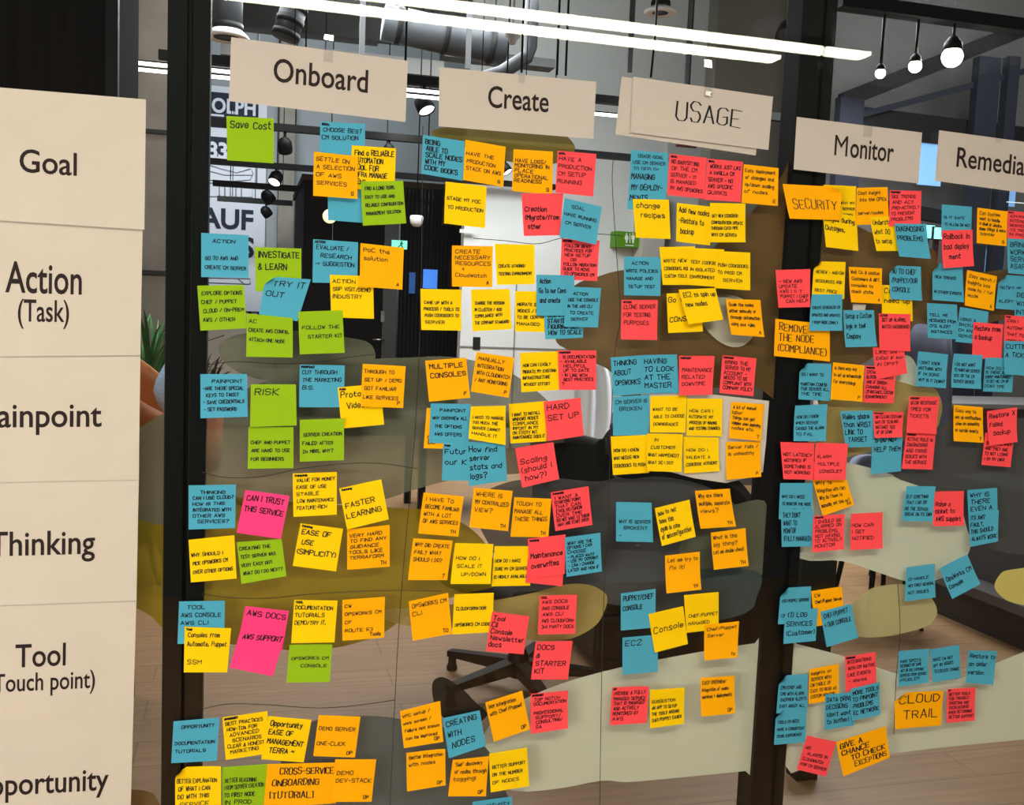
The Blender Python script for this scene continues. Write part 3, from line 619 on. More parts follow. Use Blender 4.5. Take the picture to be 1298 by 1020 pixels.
pc = at(203, 490, 4.0)
mb = MB(); vs = []; nu, nv = 16, 10
for j in range(nv+1):
    for i in range(nu):
        a_ = 2*math.pi*i/nu; b_ = math.pi*j/nv
        vs.append((pc.x + .085 + .115*math.sin(b_)*math.cos(a_)*(1 + .06*math.sin(5*b_)), 4.0 + .09*math.sin(b_)*math.sin(a_), pc.z - .02 + .17*math.cos(b_) + .01*math.sin(4*a_)))
mb.add(vs, [(j*nu+i, (j+1)*nu+i, (j+1)*nu+(i+1)%nu, j*nu+(i+1)%nu) for j in range(nv) for i in range(nu)], 0, True)
build('throw_pillow', mb, mat('pillow_blue', rgb(175, 215, 252), .8, noise=.18, nscale=22, stretch=(.4, 1, 3)), None, 'light blue creased pillow leaning in the orange brown armchair', 'pillow')
def plant(x, y, Y, h, n, pot_r, green, label, spread=.42):
    c = at(x, y, Y); t = thing('potted_plant', (c.x, Y, 0), label, 'plant'); rnd = random.Random(int(x))
    zp = .5
    build('pot', MB().lathe((c.x, Y, 0), [(0, 0), (pot_r*.8, 0), (pot_r, zp), (pot_r*.93, zp), (pot_r*.9, zp - .04), (0, zp - .04)], 24), mat('terracotta', rgb(190, 110, 78), .8), t)
    mb = MB(); top = c.z
    for k in range(n):
        a_ = rnd.uniform(0, 2*math.pi); L_ = h * rnd.uniform(.6, 1.1); out = spread * rnd.uniform(.3, 1.1); base = Vector((c.x + rnd.uniform(-.05, .05), Y + rnd.uniform(-.05, .05), zp - .03))
        d = Vector((math.cos(a_), math.sin(a_), 0)); s = Vector((-d.y, d.x, 0)); pts = []
        for i in range(9):
            q = i/8; pts.append(base + d*out*q**2 + Vector((0, 0, (top - zp)*L_*(q*1.25 - .35*q**3))))
        vs = []
        for i, p in enumerate(pts):
            q = i/8; wv = .012*math.sin(math.pi*min(1, q*.93 + .07))**.7 + .002
            vs += [p - s*wv, p + Vector((0, 0, -.006)), p + s*wv]
        mb.add(vs, [(3*i+e, 3*i+e+1, 3*i+e+4, 3*i+e+3) for i in range(8) for e in (0, 1)], 0, True)
    build('foliage', mb, mat(green, rgb(62, 112, 58) if green == 'leaf_green' else rgb(32, 36, 28), .5, noise=.3, nscale=9), t)
plant(190, 372, 4.85, 1.0, 90, .17, 'leaf_green', 'leafy green palm plant behind the orange brown armchair')
plant(262, 440, 7.5, 1.0, 46, .16, 'leaf_dark', 'small dark plant just right of the left frame post', .22)

# ---------------------------------------------------------------- right pane: bulkhead, spots, glazed frames, monitors
a = at(1055, 60, 5.0)
build('wall_right', MB().box((at(1050, 100, 6).x, 6, 0), (11, 6.2, 5.6)), mat('grey_wall_dark', rgb(118, 116, 114), .85, noise=.04, nscale=2), kind=ST)
zb = at(1180, 24, 3.2)
t = thing('spot_bar', at(1180, 20, 3.2), 'black ceiling bar carrying the bright bulb at the upper right', 'ceiling bar')
pA, pB = at(1062, 3, 3.2), at(1330, 38, 3.2); zc = (pA.z + pB.z)/2
build('bar', MB().box((pA.x, 3.15, zc - .035), (pB.x + .3, 3.25, zc + .035)), ANTH, t)
for k in (.2, .9): build('hanger_rod', MB().tube([(pA.x + (pB.x - pA.x)*k, 3.2, zc), (pA.x + (pB.x - pA.x)*k, 3.2, 5.6)], .008, 6), ANTH, t)
def bulb(px, py, Y, r, label, est):
    c = at(px, py, Y); t = thing('bulb_spotlight', c, label, 'spotlight', 'bright spotlights at the upper right')
    build('bulb', MB().lathe(c, [(r*math.sin(math.pi*k/10), r*math.cos(math.pi*k/10)) for k in range(11)], 20), mat('bulb_glow', rgb(255, 250, 235), .5, emit=rgb(255, 244, 220), estr=est), t)
    build('lamp_cap', MB().lathe(c, [(r*.4, r*1.9), (r*.8, r*1.4), (r*.95, r*.6), (r*.9, r*.6)], 20), BLACK, t)
    build('stem', MB().tube([c + Vector((0, 0, r*1.8)), (c.x, c.y, zc - .0355)], .009, 8), BLACK, t); return c
c = bulb(1207, 72, 3.2, .058, 'bright glowing bulb spotlight at the upper right', 14)
l = bpy.data.lights.new('bulb_light', 'POINT'); l.energy = 18; l.color = (1, .93, .82); l.shadow_soft_size = .05
lo = bpy.data.objects.new('bulb_light', l); COL.objects.link(lo); lo.location = c + Vector((0, 0, -.09))
bulb(1160, 84, 3.2, .036, 'smaller glowing spotlight left of the bright bulb', 14)
bulb(1116, 93, 3.2, .028, 'smallest glowing spotlight above the Monitor sign', 14)
FRM = mat('frame_bluegrey', rgb(36, 38, 47), .6, spec=.1)
t = thing('glazed_partition', at(1180, 600, 5.2), 'dark framed glazed partition with blue panes behind the Remediate sign', 'partition')
def bar(x0, y0, x1, y1, Y, h, m=FRM, name='frame_bar'):
    A, B = at(x0, y0, Y), at(x1, y1, Y); build(name, MB().prism([A + Vector((0,0,h/2)), B + Vector((0,0,h/2)), B - Vector((0,0,h/2)), A - Vector((0,0,h/2))], (0, .07, 0)), m, t)
bar(1068, 128, 1300, 36, 5.2, .13, mat('frame_dark', rgb(24, 23, 24), .6, spec=.1)); bar(1090, 146, 1300, 90, 5.25, .05)
bar(1068, 150, 1300, 178, 5.3, .22, mat('frame_dark', (0,0,0,1)))
for (x0, x1) in ((1068, 1098), (1240, 1268), (1278, 1292)):
    A, B = at(x0, 100, 5.2), at(x1, 100, 5.2); build('post', MB().box((A.x, 5.2, 0), (B.x, 5.28, at(x0, 70 if x0 > 1200 else 122, 5.2).z)), FRM, t)
SKYB = mat('pane_blue', rgb(120, 165, 215), .3, emit=rgb(125, 170, 225), estr=.55)
for q in ((1168, 180, 1192, 236), (1262, 160, 1286, 184), (1262, 228, 1286, 262), (1250, 316, 1264, 345)):
    build('bright_pane', rect(*q, 5.32, .02), SKYB, t)
bar(1128, 262, 1200, 275, 5.1, .10, mat('frame_dark', (0,0,0,1)))
LN = mat('led_line', rgb(230, 235, 235), .5, emit=rgb(225, 232, 232), estr=.8)
for (x0, y0, x1, y1) in ((1166, 268, 1196, 271), (1166, 274, 1196, 277), (1278, 256, 1310, 258)):
    build('shelf_light', rect(x0, y0, x1, y1, 5.12, .02), LN, t)
t = thing('desk', at(1230, 600, 4.6), 'grey desk beyond the right pane below Remediate', 'desk')
dA, dB = at(1110, 470, 4.4), at(1420, 470, 4.4)
build('desktop', MB().box((dA.x, 4.3, .98), (dB.x, 5.0, 1.02)), mat('desk_grey', rgb(120, 118, 116), .5), t, bevel=.006)
build('front_panel', MB().box((dA.x + .05, 4.42, .04), (dB.x, 4.46, .98)), mat('desk_panel', rgb(84, 82, 80), .6), t)
for x in (dA.x + .05, dB.x - .05): build('leg', MB().box((x - .03, 4.9, 0), (x + .03, 4.96, .98)), BLACK, t)
def monitor(x0, y0, x1, y1, Y, label):
    A, B = at(x0, y0, Y), at(x1, y1, Y); t = thing('monitor', ((A.x + B.x)/2, Y + .03, 1.02), label, 'monitor', 'monitors on the grey desk')
    build('screen', MB().box((A.x, Y, B.z), (B.x, Y + .02, A.z)), mat('monitor_teal', rgb(130, 225, 225), .4, emit=rgb(140, 235, 238), estr=.85), t)
    build('bezel', MB().box((A.x - .008, Y + .021, B.z - .008), (B.x + .008, Y + .04, A.z + .008)), ANTH, t)
    build('stand', MB().box(((A.x + B.x)/2 - .02, Y + .03, 1.03), ((A.x + B.x)/2 + .02, Y + .05, B.z)).box(((A.x + B.x)/2 - .035, Y - .03, 1.02), ((A.x + B.x)/2 + .035, Y + .1, 1.032)), ANTH, t)
monitor(1174, 285, 1184, 302, 4.80, 'small teal lit monitor right of the blue diagnosing note')
monitor(1187, 288, 1196, 303, 4.62, 'teal lit monitor half hidden by the blue is it safe note')
for (x, y, Y, r, lab) in ((1165, 440, 3.4, .17, 'grey blue chair back beside the red watch dashboard note'), (1110, 610, 2.7, .13, 'grey blue chair back below the blue do not help note')):
    c = at(x, y, Y); t = thing('upholstered_chair', (c.x, Y, 0), lab, 'chair', 'grey blue upholstered chairs beyond the right pane')
    UP = mat('chair_bluegrey', rgb(120, 124, 146), .8, noise=.06, nscale=30)
    mb = MB(); vs = []; n = 18
    for j in range(7):
        v = j/6
        for i in range(n+1):
            a_ = math.radians(20 + 140*i/n); rr = .26*(1 - .25*v**3)
            vs.append((c.x + rr*math.cos(a_), Y - .12 + .22*math.sin(a_), (c.z + r) - (c.z + r - .48)*(1 - v) - .05*(abs(math.cos(a_))**2)*v))
    mb.add(vs, [(j*(n+1)+i, j*(n+1)+i+1, (j+1)*(n+1)+i+1, (j+1)*(n+1)+i) for j in range(6) for i in range(n)], 0, True)
    o = build('backrest', mb, UP, t); s_ = o.modifiers.new('thick', 'SOLIDIFY'); s_.thickness = .04
    build('seat', MB().lathe((c.x, Y - .08, .42), [(0, .07), (.22, .07), (.25, .04), (.24, 0), (0, 0)], 24), UP, t)
    for k in range(4):
        d = Vector((math.cos(.8 + k*math.pi/2), math.sin(.8 + k*math.pi/2), 0)); build('leg', MB().tube([Vector((c.x, Y - .08, .42)) + d*.17, Vector((c.x, Y - .08, 0)) + d*.23], [.016, .011], 8), BLACK, t)
# low dark window bench running back on the right
A, B = at_z(1190, 778, 0), at_z(1310, 830, 0); d = (B - A); d2 = A - d*.25; e = B + d*.6
nrm = Vector((d.y, -d.x, 0)).normalized()
if nrm.x < 0: nrm = -nrm
t = thing('window_bench', (A + B)/2, 'long dark low bench running along the right side of the far floor', 'bench')
def run(p, q, o0, o1, z0, z1, m, name):
    build(name, MB().prism([p + nrm*o0 + Vector((0,0,z0)), q + nrm*o0 + Vector((0,0,z0)), q + nrm*o1 + Vector((0,0,z0)), p + nrm*o1 + Vector((0,0,z0))], (0, 0, z1 - z0)), m, t)
BENCH = mat('bench_grey', rgb(66, 64, 64), .5, noise=.08, nscale=4)
run(d2, e, .0, .5, 0, .18, mat('plinth_dark', rgb(40, 39, 40), .5), 'plinth'); run(d2, e, -.05, .55, .18, .23, mat('ledge_grey', rgb(88, 86, 86), .45), 'ledge'); run(d2, e, .12, .5, .23, .75, BENCH, 'back_panel')
a = at(1018, 700, 2.2); b = at(1062, 700, 2.2)
build('storage_box', MB().box((a.x, 2.2, at_z(1040, 770, 0).z), (b.x, 2.6, at(1040, 704, 2.2).z)), mat('box_green_black', rgb(34, 38, 32), .6), None, 'dark green black cupboard behind the blue fully managed note', 'cupboard')
q = at_z(1022, 985, 0)
build('table_leg_foot', MB().box((q.x - .05, q.y - .02, 0), (q.x + .03, q.y + .05, .12)), BLACK, None, 'short black floor block under the cream film beside the red note', 'block')
NOTES = r'''
G 287 147 347 150 347 207 288 203|.16|Save Cost
B 406 154 463 157 462 212 405 209|.1|^GOAL;CHOOSE BEST;CM SOLUTION
B 415 227 470 229 471 283 416 279|.09|GET HELP; ;;;|blank at its foot, mostly hidden behind an orange note
Y 446 184 502 188 500 243 444 239|.13|Find a RELIABLE;AUTOMATION;TOOL FOR;INFRA MANAGE;MENT
O 398 192 454 198 453 252 397 248|.1|SETTLE ON;A SELECTION;OF AWS;SERVICES$G
G 457 230 511 229 515 283 460 286|.08|FIND A LONG TERM,;EASY TO USE AND;RELIABLE CONFIGURATION;MANAGEMENT SOLUTION
B 255 295 315 298 315 352 255 351|.09|   ACTION;;GO TO AWS AND;CREATE CM SERVER
G 323 313 382 315 382 371 324 369|.14|INVESTIGATE;& LEARN
B 337 350 394 354 377 407 328 398|.14|  TRY IT;OUT
B 397 303 454 307 453 359 396 358|.105|^ACTION;EVALUATE /;  RESEARCH;-> SUGGESTION
Y 418 348 473 350 474 404 420 402|.1|ACTION;SBP VISIT/DEMO;INDUSTRY|reading industry, tucked under an orange note
O 457 308 512 314 510 367 456 363|.1|PoC the;solution$A
G 250 362 309 361 313 416 254 419|.09|EXPLORE OPTIONS;CHEF / PUPPET;CLOUD / ON-PREM;AWS / OTHER
G 313 397 371 403 371 453 312 452|.09|AC;CREATE AWS CONFIG,;ATTACH ONE NODE|reading attach one node
G 378 395 434 393 437 447 380 449|.09|;FOLLOW THE;  STARTER KIT
B 254 474 313 474 314 528 254 530|.085|   PAINPOINT;-ARE THERE SPECIAL; KEYS TO TAKE?;- SAVE CREDENTIALS;- SET PASSWORD
G 315 541 372 541 372 593 314 594|.085|;CHEF AND PUPPET;ARE HARD TO USE;FOR BEGINNERS|reading are hard to use for beginners
G 318 487 375 487 376 539 317 541|.16|RISK
B 380 462 437 463 436 516 379 516|.1|^PAINPOINT;CUT THROUGH;THE MARKETING;B.S.
Y 428 491 482 486 487 538 433 543|.14|^PAIN;Prototype;  Video?
O 460 461 514 464 511 517 457 515|.09|THROUGH TO;SET UP / DEMO;GOT FAMILIAR;LIKE SERVICES$P
G 380 532 436 530 436 583 380 585|.085|;SERVER CREATION;FAILED AFTER;20 MINS, WHY?
B 239 615 299 614 298 669 239 671|.08|   THINKING;CAN I USE CLOUD?;HOW IS THIS;INTEGRATED WITH;OTHER AWS;  SERVICES?
M 311 621 367 628 356 683 300 675|.13|CAN I TRUST;THIS SERVICE
Y 371 600 427 598 427 652 372 655|.085|^THINKING;VALUE FOR MONEY;EASE OF USE;STABLE;LOW MAINTENANCE;FEATURE-RICH
O 440 671 494 665 494 718 440 722|.09|VERY HARD;TO FIND ANY;GUIDANCE;TOOLS LIKE;TERRAFORM$TH
Y 430 619 483 607 493 658 440 671|.13|^Thinking;;FASTER;LEARNING
Y 239 684 297 678 300 733 242 738|.09|;WHY SHOULD I;PICK OPSWORKS CM;OVER OTHER OPTIONS
G 300 687 357 683 363 730 306 740|.09|CREATING THE;TEST SERVER WAS;VERY EASY BUT;WHAT DO I DO NEXT?
Y 381 663 435 670 426 724 371 717|.12|^Thinking;EASE OF; USE;(SIMPLICITY)
B 227 762 285 761 284 815 225 816|.1|  TOOL;AWS CONSOLE;AWS CLI|whose lower half is hidden by a yellow note
Y 234 794 293 796 288 852 233 852|.11|^Tool;Consoles from;Automate, Puppet;;SSM
M 311 768 366 774 358 824 301 818|.13|AWS DOCS|reading docs, topmost of two overlapping pink ones
M 305 798 362 803 346 857 291 846|.13|AWS SUPPORT
Y 373 760 428 761 424 814 369 815|.1|^TOOL;DOCUMENTATION;TUTORIALS;DEMO/TRY IT,
O 434 760 488 756 487 808 434 812|.085|CW;OPSWORKS CM;CF;ROUTE 53$Tools|with four short lines and tools at its corner
G 367 817 421 816 418 864 363 865|.085|;OPSWORKS CM;    CONSOLE|reading console, hanging below a yellow note
B 220 914 278 909 275 964 217 967|.08|  OPPORTUNITY;;DOCUMENTATION;TUTORIALS
Y 282 909 339 901 338 955 286 963|.09|^OPPORTUNITY;BEST PRACTICES;HOW-TOs FOR; ADVANCED;  SCENARIOS;CLEAR & HONEST; MARKETING
Y 340 907 395 912 385 966 331 962|.12|Opportunity;EASE OF;MANAGEMENT; TERRA ~
O 404 906 457 908 450 960 397 958|.1|;DEMO SERVER;;ONE-CLICK$OP
Y 222 972 280 970 280 1027 222 1032|.1|;BETTER EXPLANATION;OF WHAT I CAN;DO WITH THIS; SERVICE
G 281 972 339 968 336 1025 281 1028|.1|;BETTER REASONING;FROM SERVER CREATION;TO FIRST NODE;IN PROD
O 339 968 428 966 426 1018 334 1023|.16|  CROSS-SERVICE;ONBOARDING;[TUTORIAL]
O 425 962 477 962 471 1016 419 1016|.1|;DEMO;DEV-STACK$OP
B 536 171 589 179 587 229 534 220|.14|BEING;ABLE TO;SCALE NODES;WITH MY;COOK BOOKS
O 590 177 641 186 638 237 587 228|.1|;HAVE THE;PRODUCTION;STACK ON AWS$G
O 651 189 701 192 700 247 649 242|.1|;HAVE LOGS/;MONITORING IN;PLACE;OPERATIONAL;READINESS$G
P 661 245 714 245 710 298 664 299|.12|;Creation;(Migrate/from; other|reading creation migrate from other
P 707 191 756 195 752 249 704 244|.1|^GOAL;HAVE A;PRODUCTION;CM SETUP;RUNNING
Y 565 230 617 236 615 289 563 283|.09|;STAGE MY POC;TO PRODUCTION
P 712 302 760 305 757 356 710 354|.08|^ACTION;FOLLOW BEST;PRACTICES FOR;NEW SETUP;   OR;FOLLOW MIGRATION;GUIDE TO MOVE;TO OPSWORKS CM
B 716 251 763 262 756 310 709 300|.09|   GOAL;HAVE RUNNING; CM SERVER
O 573 311 625 312 624 364 573 363|.1|CREATE;NECESSARY;RESOURCES;   +;CloudWatch$A
Y 627 309 677 310 678 360 630 361|.08|;;CREATE STAGING/;TESTING ENVIRONMENT
Y 533 366 585 367 585 419 534 418|.08|;CAME UP WITH A;PROCESS / TOOLS TO;PUSH COOKBOOKS TO;SERVER
Y 597 367 646 366 649 417 599 420|.08|;CHANGE THE VERSION;IN CLUSTER / ADD;COMPLIANCE WITH;THE COMPANY STANDARD
Y 653 369 704 369 704 421 653 420|.08|;MIGRATE EXISTING;NODES / STACKS;TO BE CENTRALLY;MANAGED
B 689 385 739 384 739 428 691 430|.13|CREATE;DOWNLOAD;STARTER KIT;FIGURING OUT;HOW TO SCALE
B 680 348 728 349 728 400 680 400|.12|Action;Go to our Console;and create|reading go to our console and create
B 718 363 762 365 758 415 715 414|.08|  ACTION;USE THE CONSOLE;IN THE AWS CLI; TO CREATE;  SERVER
O 539 457 591 453 596 504 544 509|.12|MULTIPLE;CONSOLES$P
O 604 446 652 453 645 504 597 496|.1|MANUALLY;INTEGRATION;WITH CLOUDWATCH;/ ANY MONITORING$P
Y 659 447 707 445 709 494 661 497|.085|;HOW CAN I EASILY;MIGRATE MY EXISTING;INFRASTRUCTURE;WITHOUT EFFORT
P 707 444 756 444 756 494 709 494|.085|^PAINPOINT; IS DOCUMENTATION;- AVAILABLE; HELPFUL; UP TO DATE;- IN LINE WITH; BEST PRACTICES;?
O 541 517 595 517 590 569 537 568|.1|;;;; ;COULD;BE|peeking out behind a blue note
B 546 511 597 512 594 563 544 561|.085|   PAINPOINT;WHY OVERVIEW ALL; THE OPTIONS; AWS OFFERS
B 562 562 611 563 610 609 560 609|.15|^PAIN;Future;our KPIs
B 591 560 640 561 643 609 594 616|.13|How find;server;stats and;logs?
Y 597 515 641 514 641 564 594 556|.085|;I NEED TO MANAGE;TOO MUCH. THE;SERVER CANNOT;HANDLE IT
Y 645 512 693 508 693 559 647 562|.085|;I WANT TO INSTALL;WINDOWS NODES;COMPLIANCE;IMPORT IN MY;ON EVERY INT.;MAINTENANCE DOES IT
P 653 568 701 560 709 607 662 618|.14|;Scaling;(should I; how?)
P 689 509 736 504 740 552 694 559|.14|HARD;SET UP
O 537 624 588 629 581 680 530 676|.1|I HAVE TO;BECOME FAMILIAR;WITH A LOT;OF AWS SERVICES$TH
O 601 618 650 622 644 673 595 668|.11|WHERE IS;MY CENTRALIZED;VIEW?$TH
O 652 630 699 632 695 681 647 680|.11|TOUGH TO;MANAGE ALL;THESE THINGS$TH
P 698 624 746 616 751 665 704 673|.09|^THINKING;I WANT A;STARTING POINT;THAT CAN;EVOLVE/GROW;OVER TIME;(DO NOT WANT TO THROW;AWAY AND START OVER)
O 524 682 574 685 567 735 517 735|.1|WHY DID CREATE;FAIL? WHAT;SHOULD I DO?$?
Y 577 688 625 689 622 740 571 740|.09|;HOW DO I; SCALE IT;   UP/DOWN
Y 627 692 673 692 672 742 623 743|.085|;HOW DO I MAKE;SURE MY CM SERVER;IS HIGHLY AVAILABLE
P 671 690 716 693 713 743 666 738|.1|;|blank, mostly covered by the maintenance note
P 669 683 717 677 716 727 672 734|.13|^Thinking;;Maintenance;overwrites
B 716 681 761 675 763 724 718 731|.085|WHAT ARE THE;OPTIONS I CAN;CHOOSE;- PLACED WAY?;- USE MY DOMAIN?;- CAN I CHANGE;LATER AND HOW IF
O 518 762 568 751 573 803 523 812|.11|OPSWORKS CM;CLI$TO|with two lines of writing and letters at its corner
Y 576 753 626 751 624 801 573 804|.085|;CLOUDFORMATION;;OPSWORKS CM CODE|partly under a red note listing console and newsletter
P 624 775 671 781 664 829 616 825|.13|Tool;Cli;Console;Newsletter;docs
P 684 755 731 753 729 803 682 804|.09|^TOOL;AWS DOCS;AWS CONSOLE;AWS CLI;AWS CLOUDFORM;3rd PARTY DOCS|reading docs console third party docs
P 679 813 726 812 720 861 673 861|.13|DOCS;&;STARTER;KIT
O 507 901 558 888 562 940 512 948|.09|VPC setup /;work screen /;failure not known;can be improved$OP
B 561 910 608 900 616 945 569 961|.15|CREATING;WITH; NODES
O 615 890 662 875 672 924 626 940|.1|IAM integration;with Chef/Puppet$OP|reading integration, tilted beside a red note
P 673 879 720 875 720 923 673 930|.085|^OPPORTUNITY;TOP NOTCH;DOCUMENTATION;;PROFESSIONAL; SUPPORT/; CONSULTING/; SA
O 515 954 564 948 565 995 516 1003|.1|Better integration;with nodes$OP
O 574 963 620 958 616 1009 568 1009|.11|'Self' discovery;of nodes through;tagging!$OP
Y 620 955 668 947 671 996 622 1004|.09|;BETTER SUPPORT;ON THE NUMBER;OF NODES
B 599 1016 649 1009 650 1060 598 1066|.11|Opportunity|peeking in at the bottom edge of the photo
B 800 190 847 194 845 238 798 236|.1|  USAGE-GOAL;USE CM SERVER;TO DEPLOY
B 799 215 846 217 843 266 795 265|.14|MANAGING;MY DEPLOY-;MENTS
P 849 195 896 200 893 252 846 247|.1|^GOAL;NO BABYSITTING;OF THE CM;SERVER - IT;IS MANAGED;BY AWS OPSWORKS
P 897 201 942 205 939 256 893 253|.1|^GOAL;WORKS JUST LIKE;A VANILLA CM;SERVER - NO;AWS SPECIFIC;QUIRKS
O 943 208 987 213 986 261 940 257|.1|Easy deployment;of changes and;up/down scaling;of nodes$G
Y 802 252 848 253 850 303 806 301|.13|change;  recipes
Y 858 257 903 262 900 311 857 306|.14|Add new nodes;-Restore to; backup
Y 900 257 945 258 945 307 899 307|.085|;GET NEW COOKBOOK;CONFIGURATION UPDATE;THROUGH CI/CD PIPE;WITH CM SERVER
B 791 325 838 326 837 375 791 374|.085|   ACTION;WRITE POLICIES;MANAGE AND; SETUP TEST
Y 836 313 881 312 879 361 840 361|.09|;WRITE NEW;COOKBOOKS, ROLES;CUSTOM TOOLS
Y 872 314 918 316 916 364 872 361|.09|;TEST COOKBOOK;IN ISOLATED;ENVIRONMENT
Y 908 318 951 320 951 368 906 365|.09|;PUSH COOKBOOKS;TO PROD CM;   SERVER
P 788 380 834 380 833 431 787 430|.11|^ACTION;CLONE SERVER;FOR TESTING;PURPOSES
Y 845 372 889 370 891 420 847 422|.13|Go to /;;CONSOLE
Y 860 367 906 365 917 405 873 411|.14|EC2 to spin up;new nodes|reading spin up new nodes
O 920 379 964 380 969 427 927 424|.1|Scale the nodes;either manually or;through automation;using your rules$A
B 774 453 815 450 815 499 777 502|.13|THINKING;ABOUT;OPSWORKS|reading thinking about
B 814 450 858 449 861 498 815 499|.13|HAVING;TO LOOK;AT THE;MASTER
P 861 451 906 451 903 500 861 501|.1|^PAINPOINT;;MAINTENANCE;RELATED;DOWNTIME
P 916 450 959 454 955 502 912 498|.1|^PAINPOINT;BRING THE;SERVER TO MY;ACCOUNT -;NEEDS TO BE;COMPLIANT WITH;COMPANY POLICY
B 777 503 823 500 823 551 777 552|.1|CM SERVER IS;  BROKEN
Y 825 502 871 501 869 548 824 548|.09|;WANT TO BE;ABLE TO CHOOSE;DOWNGRADES
Y 871 505 916 505 915 553 870 552|.085|;HOW CAN I;AUTOMATE MY;PROCESS OF MAKING;AND TESTING CHANGES
O 927 509 969 512 965 559 924 555|.095|A lot of manual;labor;Things can get;complex when deploying;nodes etc.$?
O 920 560 964 559 965 604 921 608|.1|Server fails /;is unhealthy$P
Y 774 553 820 551 823 599 777 602|.09|;HOW DO I KNOW;WHO NEEDS NEW;COOKBOOKS TO PUSH
Y 820 549 866 550 864 598 820 597|.09|   IN; CUSTOMER;WHAT HAPPENED?;WHAT DO I DO?
Y 866 553 910 554 912 597 867 600|.09|;HOW DO I;VALIDATE A;COOKBOOK VERSION?
B 781 636 826 637 828 687 781 686|.09|;;WHY IS SERVER;  BROKEN?;.,
Y 830 644 874 633 882 680 839 692|.13|how to not;have this;again in case;of misconfiguration
O 881 622 925 619 933 667 888 670|.11|Why are there;multiple, separate;views?$TH
O 901 675 945 669 949 717 905 722|.11|What is this;big thing?;Let me double check!$TH
O 843 704 887 699 889 747 845 752|.11|Let me try to; fix it!$TH
B 787 752 831 746 831 795 787 799|.13|PUPPET/CHEF;CONSOLE|reading console in capitals
B 789 808 834 804 834 851 789 855|.15|EC2|with one short line, under the lower left yellow corner
Y 867 754 911 750 911 797 870 802|.09|;;CHEF/PUPPET;MANAGED|reading managed
Y 822 778 866 768 872 816 830 827|.15|;Console
O 893 792 937 787 935 833 893 837|.1|Chef/Puppet;Server$To|reading server
P 776 871 822 869 820 916 773 919|.1|^OP;PROVIDE A FULLY;MANAGED SERVICE;THAT IS MANAGED;AND ACTIVELY;MONITORED BY;AWS
Y 824 874 868 871 867 917 824 923|.085|;SUGGESTION;AN APP TO SETUP;THE TOOLS AROUND;CHEF/PUPPET EASIER
O 888 859 931 856 932 904 889 908|.1|EASY OVERVIEW/;integration of nodes;services + deployments$OP
Y 1044 234 1085 236 1085 281 1044 280|.08|;;        WHY MY;         SERVER;         DOWN|half hidden behind the large security note
Y 1043 268 1086 274 1088 318 1047 313|.14|Images during;Outages,
O 992 233 1063 237 1065 279 1001 277|.3|SECURITY
O 1086 238 1125 237 1127 284 1085 285|.1|Cost insight; into the OPEX;;server/nodes
Y 1102 275 1136 274 1139 318 1111 318|.14|Understand;what DO;to setup
P 1128 241 1168 242 1167 284 1127 287|.1|^PAINPOINT;SEE TRENDS;AND ACT;PRO-ACTIVELY;TO PREVENT;PROBLEMS
B 1134 283 1173 284 1180 328 1140 325|.14|DIAGNOSING;PROBLEMS
B 1194 259 1232 262 1231 303 1193 300|.09|;IS IT SAFE;TO ALLOW OR NOT
B 1182 333 1220 336 1222 383 1182 380|.085|;NEW TRENDS;;IN OTHER EVENTS
P 1194 292 1233 291 1235 337 1196 340|.14|Rollback in;bad deploy;   ment
O 1239 263 1276 268 1276 312 1238 308|.1|Can System;want to handle;a shell or window;some things & more; banner$G
P 1277 267 1316 270 1316 308 1277 303|.1|^GOAL;ADVANCED;INTEREST;SERVER IS;TO TROUBLE;IN PROD
B 1277 302 1316 304 1318 350 1278 346|.14|BRING;WORKING;SERVERS;ASAP
O 1226 342 1264 350 1260 394 1223 387|.1|Easy search /;insights into;node by / run;mode$A
B 1267 348 1305 350 1303 394 1262 391|.09|;NOTIFY ME;;ALERT
B 1287 366 1325 369 1324 413 1286 410|.13|DEAL;WITH;INTENT
B 1175 384 1213 386 1215 430 1176 428|.09|;TELL ME;MESSAGES FROM;CFG. ALERT; INSTANCES
B 1217 389 1253 395 1250 437 1211 433|.09|;USING A;BACKUP;CM AND;SERVER
P 1274 399 1312 402 1310 445 1272 441|.09|^PAIN;CAN I;AUTOMATE;THAT TICKET;ITSELF
P 1234 408 1272 411 1269 457 1232 453|.13|Restore from;a backup
B 1249 453 1286 454 1283 497 1246 496|.09|;HOW DO I;IS THERE AN;EVENT MAINTENANCE;TO GET ME, CM OR;DOWN TIME
B 1273 432 1312 433 1312 477 1273 474|.13|CUTTING;A TICKET
P 983 342 1026 341 1027 389 987 390|.09|;- NEW AWS;UPDATE;AWS | 0 ?;PUPPET | CHEF;   CAN HELP
Y 1032 331 1072 332 1070 379 1029 374|.09|;REVIEW - AND/OR;;RESOURCES AND;;BEST PRICE
Y 1118 361 1156 362 1157 407 1118 405|.14|Can I;need up
B 1127 336 1166 338 1169 381 1129 379|.14|GO TO CHEF;/PUPPET/OUR;CONSOLE|reading go to console
O 1076 338 1117 340 1119 385 1079 383|.1|Wait Co. & status;Customers & diff.;consoles to;check state.$A
O 983 404 1052 411 1052 458 981 451|.22|REMOVE;THE NODE;(COMPLIANCE)
B 1029 373 1068 373 1068 419 1026 419|.085|;CREATE SCHEDULED CM;UPDATES AND UPDATES;+ KEEP NODE COMPLY
B 1069 393 1108 393 1112 439 1072 440|.14|Setup a Custom;logic in their;Company
P 1097 463 1136 466 1133 511 1094 510|.09|^PAINPOINT;DOWNTIME;BLOCKING RESOURCES;AND IF ERROR-;CHANGING ALL;CM INSTANCE, CUSTOM;(ENVIRONMENT)
P 1106 440 1146 442 1150 473 1111 481|.11|LIKE AN;EVENT IF ANY;IN OPS?
